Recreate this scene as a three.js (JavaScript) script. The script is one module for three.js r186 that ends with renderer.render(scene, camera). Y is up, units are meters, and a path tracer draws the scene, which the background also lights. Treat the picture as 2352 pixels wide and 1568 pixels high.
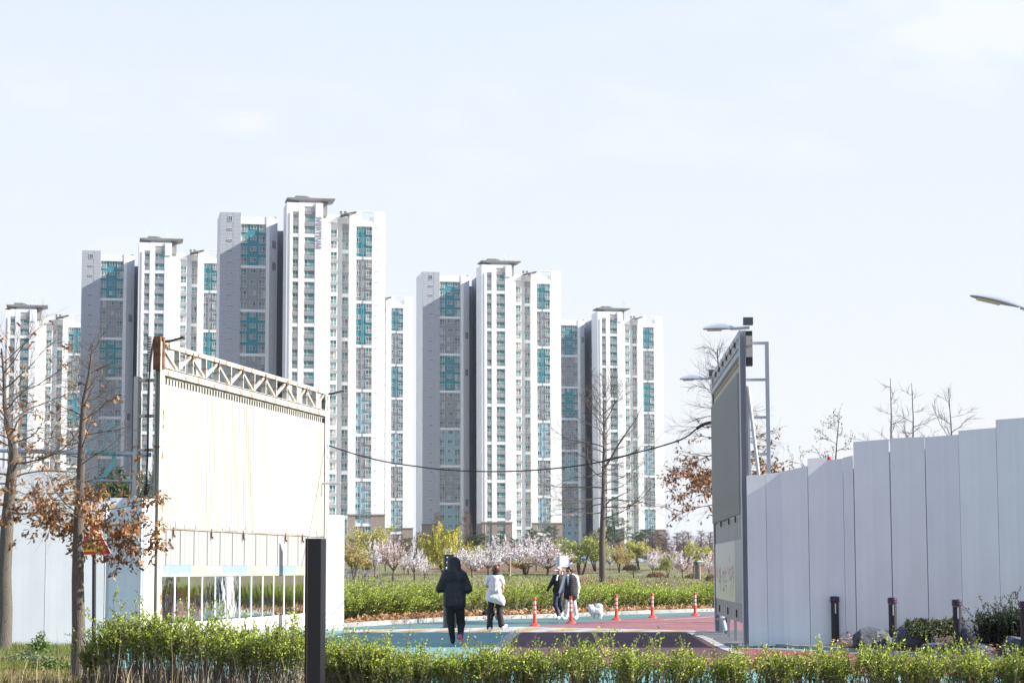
import * as THREE from 'three';
import { FontLoader } from 'three/addons/loaders/FontLoader.js';
import { TextGeometry } from 'three/addons/geometries/TextGeometry.js';
import { mergeVertices } from 'three/addons/utils/BufferGeometryUtils.js';

// ---------------------------------------------------------------- camera, sky, sun, exposure
const scene = new THREE.Scene();
const EYE = 1.55, F = 4902, CX = 1176, CY = 784;           // focal length and centre in the units of a 2352 x 1568 frame
const PITCH = Math.atan(523 / F), ROLL = -0.003;
const camera = new THREE.PerspectiveCamera(2 * Math.atan(CY / F) * 180 / Math.PI, 1024 / 682, 0.5, 9000);
camera.position.set(0, EYE, 0);
camera.rotation.order = 'YXZ';
camera.rotation.set(PITCH, 0, ROLL);
camera.updateMatrixWorld(true);
const renderer = new THREE.WebGLRenderer({ antialias: true });
renderer.toneMapping = THREE.LinearToneMapping;
renderer.toneMappingExposure = 2.25;
renderer.shadowMap.enabled = true;
const EXPO = 2.25;

function rng(seed) { let a = seed >>> 0; return () => { a = (a + 0x6D2B79F5) | 0; let t = Math.imul(a ^ (a >>> 15), 1 | a); t = (t + Math.imul(t ^ (t >>> 7), 61 | t)) ^ t; return ((t ^ (t >>> 14)) >>> 0) / 4294967296; }; }
const hash2 = (x, y, s = 0) => { let h = Math.imul(x | 0, 374761393) ^ Math.imul(y | 0, 668265263) ^ Math.imul(s + 11, 2246822519); h = Math.imul(h ^ (h >>> 13), 1274126177); return ((h ^ (h >>> 16)) >>> 0) / 4294967296; };
const sm = t => t * t * (3 - 2 * t), mix = (a, b, t) => a + (b - a) * t, clamp = (x, a = 0, b = 1) => Math.min(b, Math.max(a, x));
const sst = (a, b, x) => sm(clamp((x - a) / (b - a)));
function vnoise(x, y, s = 0, per = 0) {
  const xi = Math.floor(x), yi = Math.floor(y), fx = sm(x - xi), fy = sm(y - yi);
  const w = v => per ? ((v % per) + per) % per : v;
  return mix(mix(hash2(w(xi), w(yi), s), hash2(w(xi + 1), w(yi), s), fx), mix(hash2(w(xi), w(yi + 1), s), hash2(w(xi + 1), w(yi + 1), s), fx), fy);
}
function fbm(x, y, o = 4, s = 0, per = 0) { let a = 0.5, v = 0, n = 0; for (let i = 0; i < o; i++) { v += a * vnoise(x, y, s + i * 17, per); n += a; a *= 0.5; x *= 2; y *= 2; per *= 2; } return v / n; }

// sky: thin spring haze, brighter and whiter low down, bluer up high, wisps of high cloud
{
  const W = 2048, H = 1024, data = new Float32Array(W * H * 4);
  const stops = [[-90, .50, .54, .60], [-2, .84, .88, .96], [0, .92, .94, .985], [4, .925, .955, 1.0], [9, .865, .925, 1.04], [16, .785, .88, 1.08], [30, .50, .70, 1.16], [55, .28, .49, 1.04], [90, .20, .40, .94]];
  for (let j = 0; j < H; j++) {
    const el = ((j + .5) / H - .5) * 180;
    let k = 0; while (k < stops.length - 2 && el > stops[k + 1][0]) k++;
    const a = stops[k], b = stops[k + 1], t = clamp((el - a[0]) / (b[0] - a[0]));
    for (let i = 0; i < W; i++) {
      const az = ((i + .5) / W - .25) * 360;                 // 0 = straight ahead, + = right
      const azw = az > 180 ? az - 360 : az;
      let c = [mix(a[1], b[1], t), mix(a[2], b[2], t), mix(a[3], b[3], t)];
      if (el > 0) {
        const n = fbm(azw * .11 + 40 + el * .06, el * .42 + 7, 5, 3), n2 = fbm(azw * .45 + 11 + el * .2, el * 1.1, 4, 9);
        let cl = sst(.55, .78, n * .72 + n2 * .3) * sst(3, 10, el) * .55;
        const streak = Math.exp(-(((azw - 12.5) / 5.5) ** 2) - (((el - 14.2 + (azw - 12.5) * .12) / 1.8) ** 2)) * clamp((n2 - .3) * 3.4);
        const puff = Math.exp(-(((azw + 13) / 1.1) ** 2) - (((el - 12.6) / .45) ** 2)) * clamp((n2 - .25) * 3) + .7 * Math.exp(-(((azw + 6.9) / .9) ** 2) - (((el - 11.9) / .3) ** 2)) * clamp((n2 - .3) * 3);
        cl = clamp(cl + streak + puff);
        c = c.map((v, q) => mix(v, [.985, .995, 1.0][q], cl * .8));
        const lav = fbm(azw * .06 + 3, el * .12 + 1, 3, 21) - .5;
        c[0] *= 1 + lav * .03; c[1] *= 1 - lav * .015;
      }
      const o = (j * W + i) * 4;
      data[o] = c[0] / EXPO; data[o + 1] = c[1] / EXPO; data[o + 2] = c[2] / EXPO; data[o + 3] = 1;
    }
  }
  const tex = new THREE.DataTexture(data, W, H, THREE.RGBAFormat, THREE.FloatType);
  tex.mapping = THREE.EquirectangularReflectionMapping; tex.magFilter = THREE.LinearFilter; tex.minFilter = THREE.LinearFilter; tex.wrapS = THREE.RepeatWrapping; tex.needsUpdate = true;
  scene.background = tex; scene.environment = tex;
}
const SUN_EL = 31 * Math.PI / 180, SUN_AZ = Math.atan2(0.05, 1);   // from the right, a touch from behind the camera
const SUN = new THREE.Vector3(Math.cos(SUN_EL) * Math.cos(SUN_AZ), Math.sin(SUN_EL), Math.cos(SUN_EL) * Math.sin(SUN_AZ));
const sun = new THREE.DirectionalLight(new THREE.Color(1, .955, .875), 5);
sun.position.copy(SUN).multiplyScalar(1500).add(new THREE.Vector3(0, 0, -300));
sun.target.position.set(0, 0, -300);
sun.castShadow = true; sun.shadow.mapSize.set(4096, 4096); sun.shadow.bias = -0.0005;
Object.assign(sun.shadow.camera, { left: -600, right: 600, top: 400, bottom: -400, near: 10, far: 4000 });
scene.add(sun, sun.target);

// ---------------------------------------------------------------- helpers
const V = (x, y, z) => new THREE.Vector3(x, y, z);
const camM = new THREE.Matrix4().makeRotationFromEuler(camera.rotation);
function ray(px, py) { return V((px - CX) / F, (CY - py) / F, -1).applyMatrix4(camM); }
function at(px, py, d) { const r = ray(px, py); return r.multiplyScalar(d / -r.z).add(camera.position); }      // the point seen there, d metres ahead
function onPlane(px, py, y = 0) { const r = ray(px, py); return r.multiplyScalar((y - EYE) / r.y).add(camera.position); }
function xAt(px, d) { return at(px, 1306, d).x; }
function terrain(x, z) {                                          // far bank of the stream and the low rise the park trees stand on
  const d = -z + .03 * x;
  if (d < 92) return 0;
  let h = -1.25 * sst(92, 102, d) + 1.25 * sst(128, 165, d) * .75 + 1.15 * sst(165, 270, d) + 1.55 * sst(255, 330, d);
  h += (fbm(x * .02 + 5, z * .02, 3, 77) - .5) * .7 * sst(150, 240, d);
  return h;
}
function onTerrain(px, py) {
  const r = ray(px, py); let d = 86;
  for (; d < 420; d += .5) { const p = r.clone().multiplyScalar(d / -r.z).add(camera.position); if (p.y <= terrain(p.x, p.z)) break; }
  const p = r.clone().multiplyScalar(d / -r.z).add(camera.position); p.y = terrain(p.x, p.z); return p;
}
const used = {};
function numbered(n) { const k = used[n] = (used[n] ?? -1) + 1; return k ? n + '_' + String(k).padStart(3, '0') : n; }
function tag(o, label, category, group, kind) { if (label) o.userData.label = label; if (category) o.userData.category = category; if (group) o.userData.group = group; if (kind) o.userData.kind = kind; return o; }
function thing(name, label, category, pos = [0, 0, 0], turn = 0, group) { const g = new THREE.Group(); g.name = numbered(name); pos.isVector3 ? g.position.copy(pos) : g.position.set(...pos); g.rotation.y = turn; scene.add(g); return tag(g, label, category, group); }
function part(name, geo, mat, parent, pos, rotY) { const m = new THREE.Mesh(geo, mat); m.name = parent === scene ? numbered(name) : name; if (pos) m.position.set(...pos); if (rotY) m.rotation.y = rotY; parent.add(m); return m; }
function struct(name, geo, mat) { const m = part(name, geo, mat, scene); m.userData.kind = 'structure'; return m; }

class Acc {                                                    // collects faces for ONE mesh
  constructor(colors = false) { this.p = []; this.n = []; this.u = []; this.i = []; this.c = colors ? [] : null; this.m = null; this.col = [1, 1, 1]; }
  v(p, n, u = 0, w = 0) { this.p.push(p.x, p.y, p.z); this.n.push(n.x, n.y, n.z); this.u.push(u, w); if (this.c) this.c.push(...this.col); return this.p.length / 3 - 1; }
  quad(a, b, c, d, n) { n = n || b.clone().sub(a).cross(d.clone().sub(a)).normalize(); const w = b.distanceTo(a), h = d.distanceTo(a), k = this.v(a, n, 0, 0); this.v(b, n, w, 0); this.v(c, n, w, h); this.v(d, n, 0, h); this.i.push(k, k + 1, k + 2, k, k + 2, k + 3); return this; }
  box(cx, cy, cz, sx, sy, sz, mat) {
    const x = sx / 2, y = sy / 2, z = sz / 2;
    const P = (a, b, c) => { const q = V(a * x, b * y, c * z); if (mat) q.applyMatrix4(mat); return q.add(V(cx, cy, cz)); };
    const f = (a, b, c, d) => this.quad(P(...a), P(...b), P(...c), P(...d));
    f([-1, -1, 1], [1, -1, 1], [1, 1, 1], [-1, 1, 1]); f([1, -1, -1], [-1, -1, -1], [-1, 1, -1], [1, 1, -1]);
    f([1, -1, 1], [1, -1, -1], [1, 1, -1], [1, 1, 1]); f([-1, -1, -1], [-1, -1, 1], [-1, 1, 1], [-1, 1, -1]);
    f([-1, 1, 1], [1, 1, 1], [1, 1, -1], [-1, 1, -1]); f([-1, -1, -1], [1, -1, -1], [1, -1, 1], [-1, -1, 1]); return this;
  }
  span(x0, x1, y0, y1, z0, z1) { return this.box((x0 + x1) / 2, (y0 + y1) / 2, (z0 + z1) / 2, x1 - x0, y1 - y0, z1 - z0); }
  beam(a, b, w, h, up = V(0, 1, 0)) {                            // a bar from a to b, w across, h along up
    const z = b.clone().sub(a), L = z.length(); z.normalize(); let x = up.clone().cross(z); if (x.length() < 1e-3) x = V(1, 0, 0); x.normalize(); const y = z.clone().cross(x);
    const m = new THREE.Matrix4().makeBasis(x, y, z), c = a.clone().add(b).multiplyScalar(.5); return this.box(c.x, c.y, c.z, w, h, L, m);
  }
  tube(pts, rad, sides = 5, cap = true) {
    let nx = null, prev = -1, len = 0;
    for (let k = 0; k < pts.length; k++) {
      const t = pts[Math.min(k + 1, pts.length - 1)].clone().sub(pts[Math.max(k - 1, 0)]).normalize();
      if (!nx) nx = Math.abs(t.y) < .9 ? V(0, 1, 0).cross(t).normalize() : V(1, 0, 0).cross(t).normalize();
      nx = nx.clone().sub(t.clone().multiplyScalar(nx.dot(t))).normalize(); const ny = t.clone().cross(nx);
      const r = Array.isArray(rad) ? rad[k] : rad; if (k) len += pts[k].distanceTo(pts[k - 1]);
      const start = this.p.length / 3;
      for (let s = 0; s <= sides; s++) { const a = s / sides * 2 * Math.PI, n = nx.clone().multiplyScalar(Math.cos(a)).add(ny.clone().multiplyScalar(Math.sin(a))); this.v(pts[k].clone().addScaledVector(n, r), n, s / sides * 2 * Math.PI * r, len); }
      if (prev >= 0) for (let s = 0; s < sides; s++) { const a = prev + s, b = start + s; this.i.push(a, a + 1, b, b, a + 1, b + 1); }
      prev = start;
    }
    if (cap) for (const [k, sg] of [[0, -1], [pts.length - 1, 1]]) {
      const q = pts[k], t = pts[k ? k : 1].clone().sub(pts[k ? k - 1 : 0]).normalize().multiplyScalar(sg), base = k ? prev : this.p.length / 3 - (sides + 1) * pts.length, c0 = this.p.length / 3, off = k ? prev : this._first(pts.length, sides, c0);
      this.v(q, t); for (let s = 0; s <= sides; s++) { const o = (off + s) * 3; this.v(V(this.p[o], this.p[o + 1], this.p[o + 2]), t); }
      for (let s = 0; s < sides; s++) k ? this.i.push(c0, c0 + 1 + s, c0 + 2 + s) : this.i.push(c0, c0 + 2 + s, c0 + 1 + s);
    }
    return this;
  }
  _first(n, sides, now) { return now - n * (sides + 1); }
  leaf(p, dir, nrm, L, W) {                                     // a folded four-point leaf
    const s = dir.clone().cross(nrm).normalize().multiplyScalar(W / 2), a = p, c = p.clone().addScaledVector(dir, L), m = p.clone().addScaledVector(dir, L * .45).addScaledVector(nrm, -W * .18);
    const b = m.clone().add(s).addScaledVector(nrm, W * .22), d = m.clone().sub(s).addScaledVector(nrm, W * .22);
    const k = this.v(a, nrm, 0, 0); this.v(b, nrm, 1, 0); this.v(c, nrm, 1, 1); this.v(d, nrm, 0, 1); this.i.push(k, k + 1, k + 2, k, k + 2, k + 3);
  }
  lathe(cx, cy, cz, prof, sides = 16) {                         // prof: [radius, height] pairs upwards
    const s0 = this.p.length / 3;
    for (let k = 0; k < prof.length; k++) {
      const [r, h] = prof[k], [ra, ha] = prof[Math.max(0, k - 1)], [rb, hb] = prof[Math.min(prof.length - 1, k + 1)]; const nr = hb - ha, nh = ra - rb;
      for (let s = 0; s <= sides; s++) { const a = s / sides * 2 * Math.PI; this.v(V(cx + r * Math.cos(a), cy + h, cz + r * Math.sin(a)), V(nr * Math.cos(a), nh, nr * Math.sin(a)).normalize(), s / sides * 6.28 * .1, h); }
    }
    for (let k = 0; k < prof.length - 1; k++) for (let s = 0; s < sides; s++) { const a = s0 + k * (sides + 1) + s, b = a + sides + 1; this.i.push(a, b, a + 1, b, b + 1, a + 1); }
    return this;
  }
  geo() {
    const g = new THREE.BufferGeometry();
    g.setAttribute('position', new THREE.Float32BufferAttribute(this.p, 3)); g.setAttribute('normal', new THREE.Float32BufferAttribute(this.n, 3)); g.setAttribute('uv', new THREE.Float32BufferAttribute(this.u, 2));
    if (this.c) g.setAttribute('color', new THREE.Float32BufferAttribute(this.c, 3));
    const I = this.i, p = this.p, n = this.n;                     // every face winds the way its normals point
    for (let k = 0; k < I.length; k += 3) {
      const a = I[k] * 3, b = I[k + 1] * 3, c = I[k + 2] * 3, ux = p[b] - p[a], uy = p[b + 1] - p[a + 1], uz = p[b + 2] - p[a + 2], vx = p[c] - p[a], vy = p[c + 1] - p[a + 1], vz = p[c + 2] - p[a + 2];
      if ((uy * vz - uz * vy) * (n[a] + n[b] + n[c]) + (uz * vx - ux * vz) * (n[a + 1] + n[b + 1] + n[c + 1]) + (ux * vy - uy * vx) * (n[a + 2] + n[b + 2] + n[c + 2]) < 0) { const t = I[k + 1]; I[k + 1] = I[k + 2]; I[k + 2] = t; }
    }
    g.setIndex(I); return g;
  }
}
const boxG = (sx, sy, sz, cx = 0, cy = 0, cz = 0) => new Acc().box(cx, cy, cz, sx, sy, sz).geo();
const spanG = (...a) => new Acc().span(...a).geo();
function planarUV(g, k = 1) { const p = g.attributes.position, n = g.attributes.normal, u = new Float32Array(p.count * 2); for (let i = 0; i < p.count; i++) { const ax = Math.abs(n.getX(i)), ay = Math.abs(n.getY(i)), az = Math.abs(n.getZ(i)); const [a, b] = ay >= ax && ay >= az ? [p.getX(i), p.getZ(i)] : ax > az ? [p.getZ(i), p.getY(i)] : [p.getX(i), p.getY(i)]; u[2 * i] = a * k; u[2 * i + 1] = b * k; } g.setAttribute('uv', new THREE.BufferAttribute(u, 2)); return g; }

// ---------------------------------------------------------------- textures and materials
function tex(N, fn, srgb = false, rep = 1) {
  const d = new Uint8Array(N * N * 4);
  for (let y = 0; y < N; y++) for (let x = 0; x < N; x++) { const c = fn(x / N, y / N), o = (y * N + x) * 4; for (let q = 0; q < 3; q++) d[o + q] = clamp(Array.isArray(c) ? c[q] : c) * 255; d[o + 3] = 255; }
  const t = new THREE.DataTexture(d, N, N); t.wrapS = t.wrapT = THREE.RepeatWrapping; t.magFilter = THREE.LinearFilter; t.minFilter = THREE.LinearMipmapLinearFilter; t.generateMipmaps = true; t.repeat.set(rep, rep); if (srgb) t.colorSpace = THREE.SRGBColorSpace; t.needsUpdate = true; return t;
}
const lin = (r, g, b) => new THREE.Color().setRGB(r, g, b);
function mat(c, roughness = .8, o = {}) { return new THREE.MeshStandardMaterial({ color: Array.isArray(c) ? lin(...c) : c, roughness, metalness: 0, ...o }); }
const grainT = tex(512, (u, v) => .72 + .28 * (hash2(u * 512, v * 512, 5) * .55 + fbm(u * 64, v * 64, 3, 2, 64) * .45), false, .8);
const patchT = tex(512, (u, v) => { const f = fbm(u * 6, v * 6, 5, 8, 6), g = hash2(u * 512, v * 512, 6); return clamp(.62 + (f - .5) * .9 + (g - .5) * .22); }, false, .17);
const streakT = tex(512, (u, v) => { const s = mix(fbm(u * 60, v * 2, 4, 31), fbm(u * 60, v * 2 - 2, 4, 31), sm(v)), f = fbm(u * 8, v * 8, 4, 33, 8); return clamp(.9 + (s - .5) * .10 + (f - .5) * .10); }, false, .21);
const rustT = tex(512, (u, v) => { const f = fbm(u * 9, v * 9, 5, 41, 9), g = fbm(u * 40, v * 40, 3, 43, 40), r = sst(.60, .70, f * .75 + g * .27); return [mix(.80, .38, r), mix(.77, .20, r), mix(.69, .09, r)]; }, false, .7);
const sheetT = tex(512, (u, v) => { const s = mix(fbm(u * 44, v * 1.5, 4, 51), fbm(u * 44, v * 1.5 - 1.5, 4, 51), sm(v)), f = fbm(u * 5, v * 5, 4, 53, 5), r = sst(.52, .75, s) * sst(.35, .65, f) * .95; return [mix(.43, .41, r), mix(.43, .385, r), mix(.405, .33, r)]; }, false, .33);
const barkT = tex(256, (u, v) => clamp(.25 + .75 * (fbm(u * 26, v * 7, 4, 61, 0) * .8 + fbm(u * 60, v * 40, 2, 63) * .2)), false, 3);
const noiseBump = tex(256, (u, v) => fbm(u * 16, v * 16, 4, 71, 16), false, 1.3);
const waveBump = tex(256, (u, v) => fbm(u * 5, v * 3, 3, 81, 0) * .8 + fbm(u * 14, v * 10, 2, 83) * .2, false, .55);
const wornT = tex(1024, (u, v) => { const f = fbm(u * 5, v * 5, 5, 111, 5), g = hash2(u * 1024, v * 1024, 112), w = fbm(u * 40, v * 40, 3, 113, 40), cr = Math.abs(fbm(u * 7 + f * .8, v * 7, 4, 115) - .5); let c = .80 + (f - .5) * .42 + (g - .5) * .2 + (w - .5) * .22; if (cr < .006) c *= .62; if (g > .9965) c += .25; return clamp(c); }, false, .11);
const concreteT = tex(256, (u, v) => clamp(.78 + (fbm(u * 7, v * 7, 5, 91, 7) - .5) * .5 + (hash2(u * 256, v * 256, 92) - .5) * .12), false, .5);
const rockT = tex(512, (u, v) => { const f = fbm(u * 8, v * 8, 5, 101, 8), w = fbm(u * 3, v * 9 + f * 2, 4, 103); return clamp(.30 + f * .45 + sst(.55, .66, w) * .35); }, false, .9);

const M = {
  white: mat([.80, .80, .79], .75), whitePaint: mat([.76, .76, .75], .5), frame: mat([.70, .70, .66], .5), grey: mat([.29, .295, .31], .8), 
  teal: mat([.05, .25, .285], .75), paleTeal: mat([.30, .45, .50], .75), cladding: mat([.40, .415, .445], .8),
  granite: mat([.34, .28, .235], .8, { map: concreteT }), graniteDark: mat([.20, .17, .15], .8), roofDark: mat([.20, .19, .19], .85), canopy: mat([.24, .235, .23], .8), pipe: mat([.62, .62, .62], .6), pipeDark: mat([.16, .19, .21], .6),
  glassTeal: mat([.045, .20, .21], .12), glassTealB: mat([.09, .30, .31], .14), screen: mat([.23, .24, .24], .45), glassDark: mat([.06, .10, .11], .1), curtain: mat([.42, .42, .39], .5),
};
const font = await new FontLoader().loadAsync('fonts/droid/droid_sans_bold.typeface.json');
const allT0 = Date.now();
// ---------------------------------------------------------------- the ground, the stream, the paths
{
  const xs = [], zs = [];
  for (let x = -900; x <= 900; x += Math.abs(x) < 120 ? 4 : 60) xs.push(x);
  for (let d = -60; d < 6200; d += d < 80 ? 10 : d < 400 ? 3 : d < 900 ? 60 : 500) zs.push(-d);
  const A = new Acc(true), id = [];
  for (const z of zs) for (const x of xs) {
    const h = terrain(x, z), d = -z; const e = terrain(x + 1, z), f = terrain(x, z - 1), n = V(h - e, 1, f - h).normalize();
    const a = fbm(x * .06 + 9, z * .05, 4, 201), b = fbm(x * .11 + 30, z * .035, 4, 203), g = fbm(x * .5, z * .3, 3, 207);
    let c = [.185, .20, .065];                                   // spring lawn
    const mixc = (q, t) => { c = c.map((v, k) => mix(v, q[k], clamp(t))); };
    mixc([.27, .24, .10], sst(.42, .62, g));                    // dry tufts
    mixc([.26, .125, .06], sst(.53, .62, b) * sst(195, 225, d));  // bare reddish soil and old needles
    mixc([.34, .29, .17], sst(118, 135, d) * (1 - sst(165, 200, d)) * .8);   // straw on the far bank
    mixc([.20, .15, .085], d < 90 ? 1 : 0);
    A.col = c; id.push(A.v(V(x, h, z), n, x, z));
  }
  const w = xs.length; for (let j = 0; j < zs.length - 1; j++) for (let i = 0; i < w - 1; i++) { const a = j * w + i; A.i.push(a, a + 1, a + w, a + 1, a + w + 1, a + w); }
  struct('ground', A.geo(), new THREE.MeshStandardMaterial({ vertexColors: true, map: patchT, roughness: 1, bumpMap: noiseBump, bumpScale: .015 }));
  struct('stream', new Acc().quad(V(-300, -.78, -88), V(300, -.78, -88), V(300, -.78, -150), V(-300, -.78, -150)).geo(), mat([.06, .08, .085], .08, { bumpMap: waveBump, bumpScale: .02 }));
}
function sheet(name, px, y, m, extra) {                             // a flat polygon on the ground, its corners where the photograph shows them
  const pts = px.map(([a, b]) => { const p = onPlane(a, b, 0); return new THREE.Vector2(p.x, -p.z); }).concat(extra || []);
  const g = new THREE.ShapeGeometry(new THREE.Shape(pts)); g.rotateX(-Math.PI / 2); g.translate(0, y, 0); planarUV(g); return struct(name, g, m);
}
const surf = (c, k = 1) => mat(c.map(v => v * 1.2), .93, { map: wornT, bumpMap: grainT, bumpScale: .004 });
const xz = (x, d) => new THREE.Vector2(x, d);
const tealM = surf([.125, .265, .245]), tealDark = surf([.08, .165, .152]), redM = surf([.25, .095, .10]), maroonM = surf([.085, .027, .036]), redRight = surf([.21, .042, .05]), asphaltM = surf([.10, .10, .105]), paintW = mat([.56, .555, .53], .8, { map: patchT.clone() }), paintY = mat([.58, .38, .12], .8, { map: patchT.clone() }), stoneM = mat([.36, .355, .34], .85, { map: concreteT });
paintW.map.repeat.set(.9, .9); paintY.map.repeat.set(.9, .9);
// kerb line along the verge on the far side
const kerbPx = [[560, 1460], [789, 1441], [1019, 1427], [1204, 1421], [1420, 1412], [1640, 1404.5], [1900, 1395]];
const kerbW = kerbPx.map(([a, b]) => onPlane(a, b, 0));
sheet('green_path', [[1204, 1421], [1019, 1427], [789, 1441], [560, 1460]], .004, tealM, [xz(-16, 42), xz(-5, 33.4), xz(-4.6, 30.6), xz(-3, 28.2), xz(14, 28.2), xz(17, 33), xz(12, 56), xz(12, 80), xz(kerbW[5].x, -kerbW[5].z), xz(kerbW[4].x, -kerbW[4].z)].map(v => v));
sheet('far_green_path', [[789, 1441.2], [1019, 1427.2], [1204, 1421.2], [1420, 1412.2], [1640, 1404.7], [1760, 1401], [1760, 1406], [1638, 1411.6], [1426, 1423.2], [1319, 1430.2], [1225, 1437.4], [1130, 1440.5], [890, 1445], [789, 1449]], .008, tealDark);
sheet('red_lane_far', [[1225, 1437.6], [1319, 1430.4], [1426, 1423.4], [1638, 1411.8], [1760, 1406.2], [1860, 1440], [1640, 1449.4], [1590, 1449.4], [1204, 1438.9]], .008, redM);
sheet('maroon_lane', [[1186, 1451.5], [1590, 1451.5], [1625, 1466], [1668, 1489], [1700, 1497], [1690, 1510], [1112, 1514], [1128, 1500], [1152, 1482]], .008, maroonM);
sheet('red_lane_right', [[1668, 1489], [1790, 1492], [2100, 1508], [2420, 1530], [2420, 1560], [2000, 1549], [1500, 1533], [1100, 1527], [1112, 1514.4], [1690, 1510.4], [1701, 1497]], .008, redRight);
sheet('asphalt_apron', [[1585, 1450.6], [1760, 1446], [2000, 1478], [1785, 1487], [1668, 1488], [1625, 1465]], .008, asphaltM);
{ // painted lines
  const line = (name, pts, w, y, m) => { const P = pts.map(([a, b]) => onPlane(a, b, y)), L = [], R = []; P.forEach((p, k) => { const t = P[Math.min(k + 1, P.length - 1)].clone().sub(P[Math.max(0, k - 1)]).normalize(), s = V(-t.z, 0, t.x).multiplyScalar(w / 2); L.push(p.clone().add(s)); R.push(p.clone().sub(s)); }); const A = new Acc(); for (let k = 0; k < P.length - 1; k++) A.quad(L[k], L[k + 1], R[k + 1], R[k], V(0, 1, 0)); return struct(name, planarUV(A.geo()), m); };
  line('white_line', [[1187, 1451], [1176, 1458], [1166, 1467], [1158, 1477], [1148, 1490], [1132, 1510]], .26, .012, paintW);
  line('white_line', [[1582, 1452], [1600, 1457], [1622, 1465], [1642, 1476], [1668, 1489], [1700, 1500]], .2, .014, paintW);
  line('yellow_line', [[1363, 1451.5], [1368, 1458], [1375, 1470], [1386, 1486], [1398, 1505]], .13, .012, paintY);
  line('yellow_line', [[1440, 1437.5], [1540, 1431.5], [1645, 1426.5], [1760, 1422]], .12, .012, paintY);
  line('white_line', [[1520, 1423.3], [1590, 1419.2], [1645, 1415.6], [1760, 1410]], .22, .012, paintW);
  line('yellow_line', [[1850, 1560], [2060, 1566], [2400, 1572]], .12, .012, paintY);
  // white band with slanted yellow bars across the path
  const up = t => [mix(794, 1596, t), t < .5 ? mix(1446.5, 1438.8, t * 2) : mix(1438.8, 1447.6, t * 2 - 1)], lo = t => [mix(800, 1600, t), mix(1452, 1450.6, t)];
  const A = new Acc(), N = 40; for (let k = 0; k < N; k++) { const q = t => onPlane(...t, .012); A.quad(q(lo(k / N)), q(lo((k + 1) / N)), q(up((k + 1) / N)), q(up(k / N)), V(0, 1, 0)); }
  struct('hatched_marking', planarUV(A.geo()), paintW);
  for (let k = 0; k < 9; k++) { const t0 = .03 + k * .107, q = (t, e) => { const a = up(clamp(t)), b = lo(clamp(t)); return onPlane(mix(b[0], a[0], e), mix(b[1], a[1], e), .016); }; struct('yellow_bar', planarUV(new Acc().quad(q(t0, .16), q(t0 + .05, .16), q(t0 + .115, .84), q(t0 + .065, .84), V(0, 1, 0)).geo()), paintY); }
  // drain grating in the red lane
  const g = thing('drain_grating', 'grey metal drain grating set flush in the dark red lane', 'grating', onPlane(1652 - 8, 1461.5, 0)); g.position.copy(onPlane(1562, 1460, 0)); g.rotation.y = .03;
  part('grating_frame', new Acc().box(0, .016, 0, 1.15, .012, .34).geo(), mat([.22, .22, .22], .7), g);
  const slot = boxG(.05, .006, .24), sm_ = mat([.03, .03, .03], .9); for (let k = 0; k < 12; k++) part('slot', slot, sm_, g, [-.5 + k * .091, .0245, 0]);
}
// kerb stones of the far verge: one stone a metre
{
  const k = thing('kerb', 'pale stone kerb along the leaf strewn verge behind the path', 'kerb', [0, 0, 0]);
  const R = rng(5), mats = [stoneM, mat([.31, .305, .29], .85, { map: concreteT }), mat([.42, .415, .40], .85, { map: concreteT })];
  for (let s = 0; s < kerbW.length - 1; s++) { const a = kerbW[s], b = kerbW[s + 1], L = a.distanceTo(b), n = Math.round(L), dir = b.clone().sub(a).normalize(), ang = Math.atan2(-dir.z, dir.x); for (let q = 0; q < n; q++) { const c = a.clone().lerp(b, (q + .5) / n); if (c.x < -7.2 && c.z > -56) continue; const m = part('stone', boxG(L / n - .012, .13, .18), mats[Math.floor(R() * 3)], k, [c.x, .062 + R() * .006, c.z], ang); } }
}
// near kerb between the soil bank and the red lane on the right
{
  const P = [[1668, 1483], [1785, 1486.5], [1900, 1493], [2100, 1506], [2347, 1523], [2480, 1532]].map(q => onPlane(...q, 0)), k = thing('kerb', 'grey concrete kerb strip between the red lane and the rocky bank', 'kerb', [0, 0, 0]), R = rng(6);
  for (let s = 0; s < P.length - 1; s++) { const a = P[s], b = P[s + 1], L = a.distanceTo(b), n = Math.max(1, Math.round(L)), dir = b.clone().sub(a).normalize(), ang = Math.atan2(-dir.z, dir.x); for (let q = 0; q < n; q++) { const c = a.clone().lerp(b, (q + .5) / n); part('stone', boxG(L / n - .01, .07, .12), stoneM, k, [c.x, .03 + R() * .004, c.z], ang); } }
}
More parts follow.
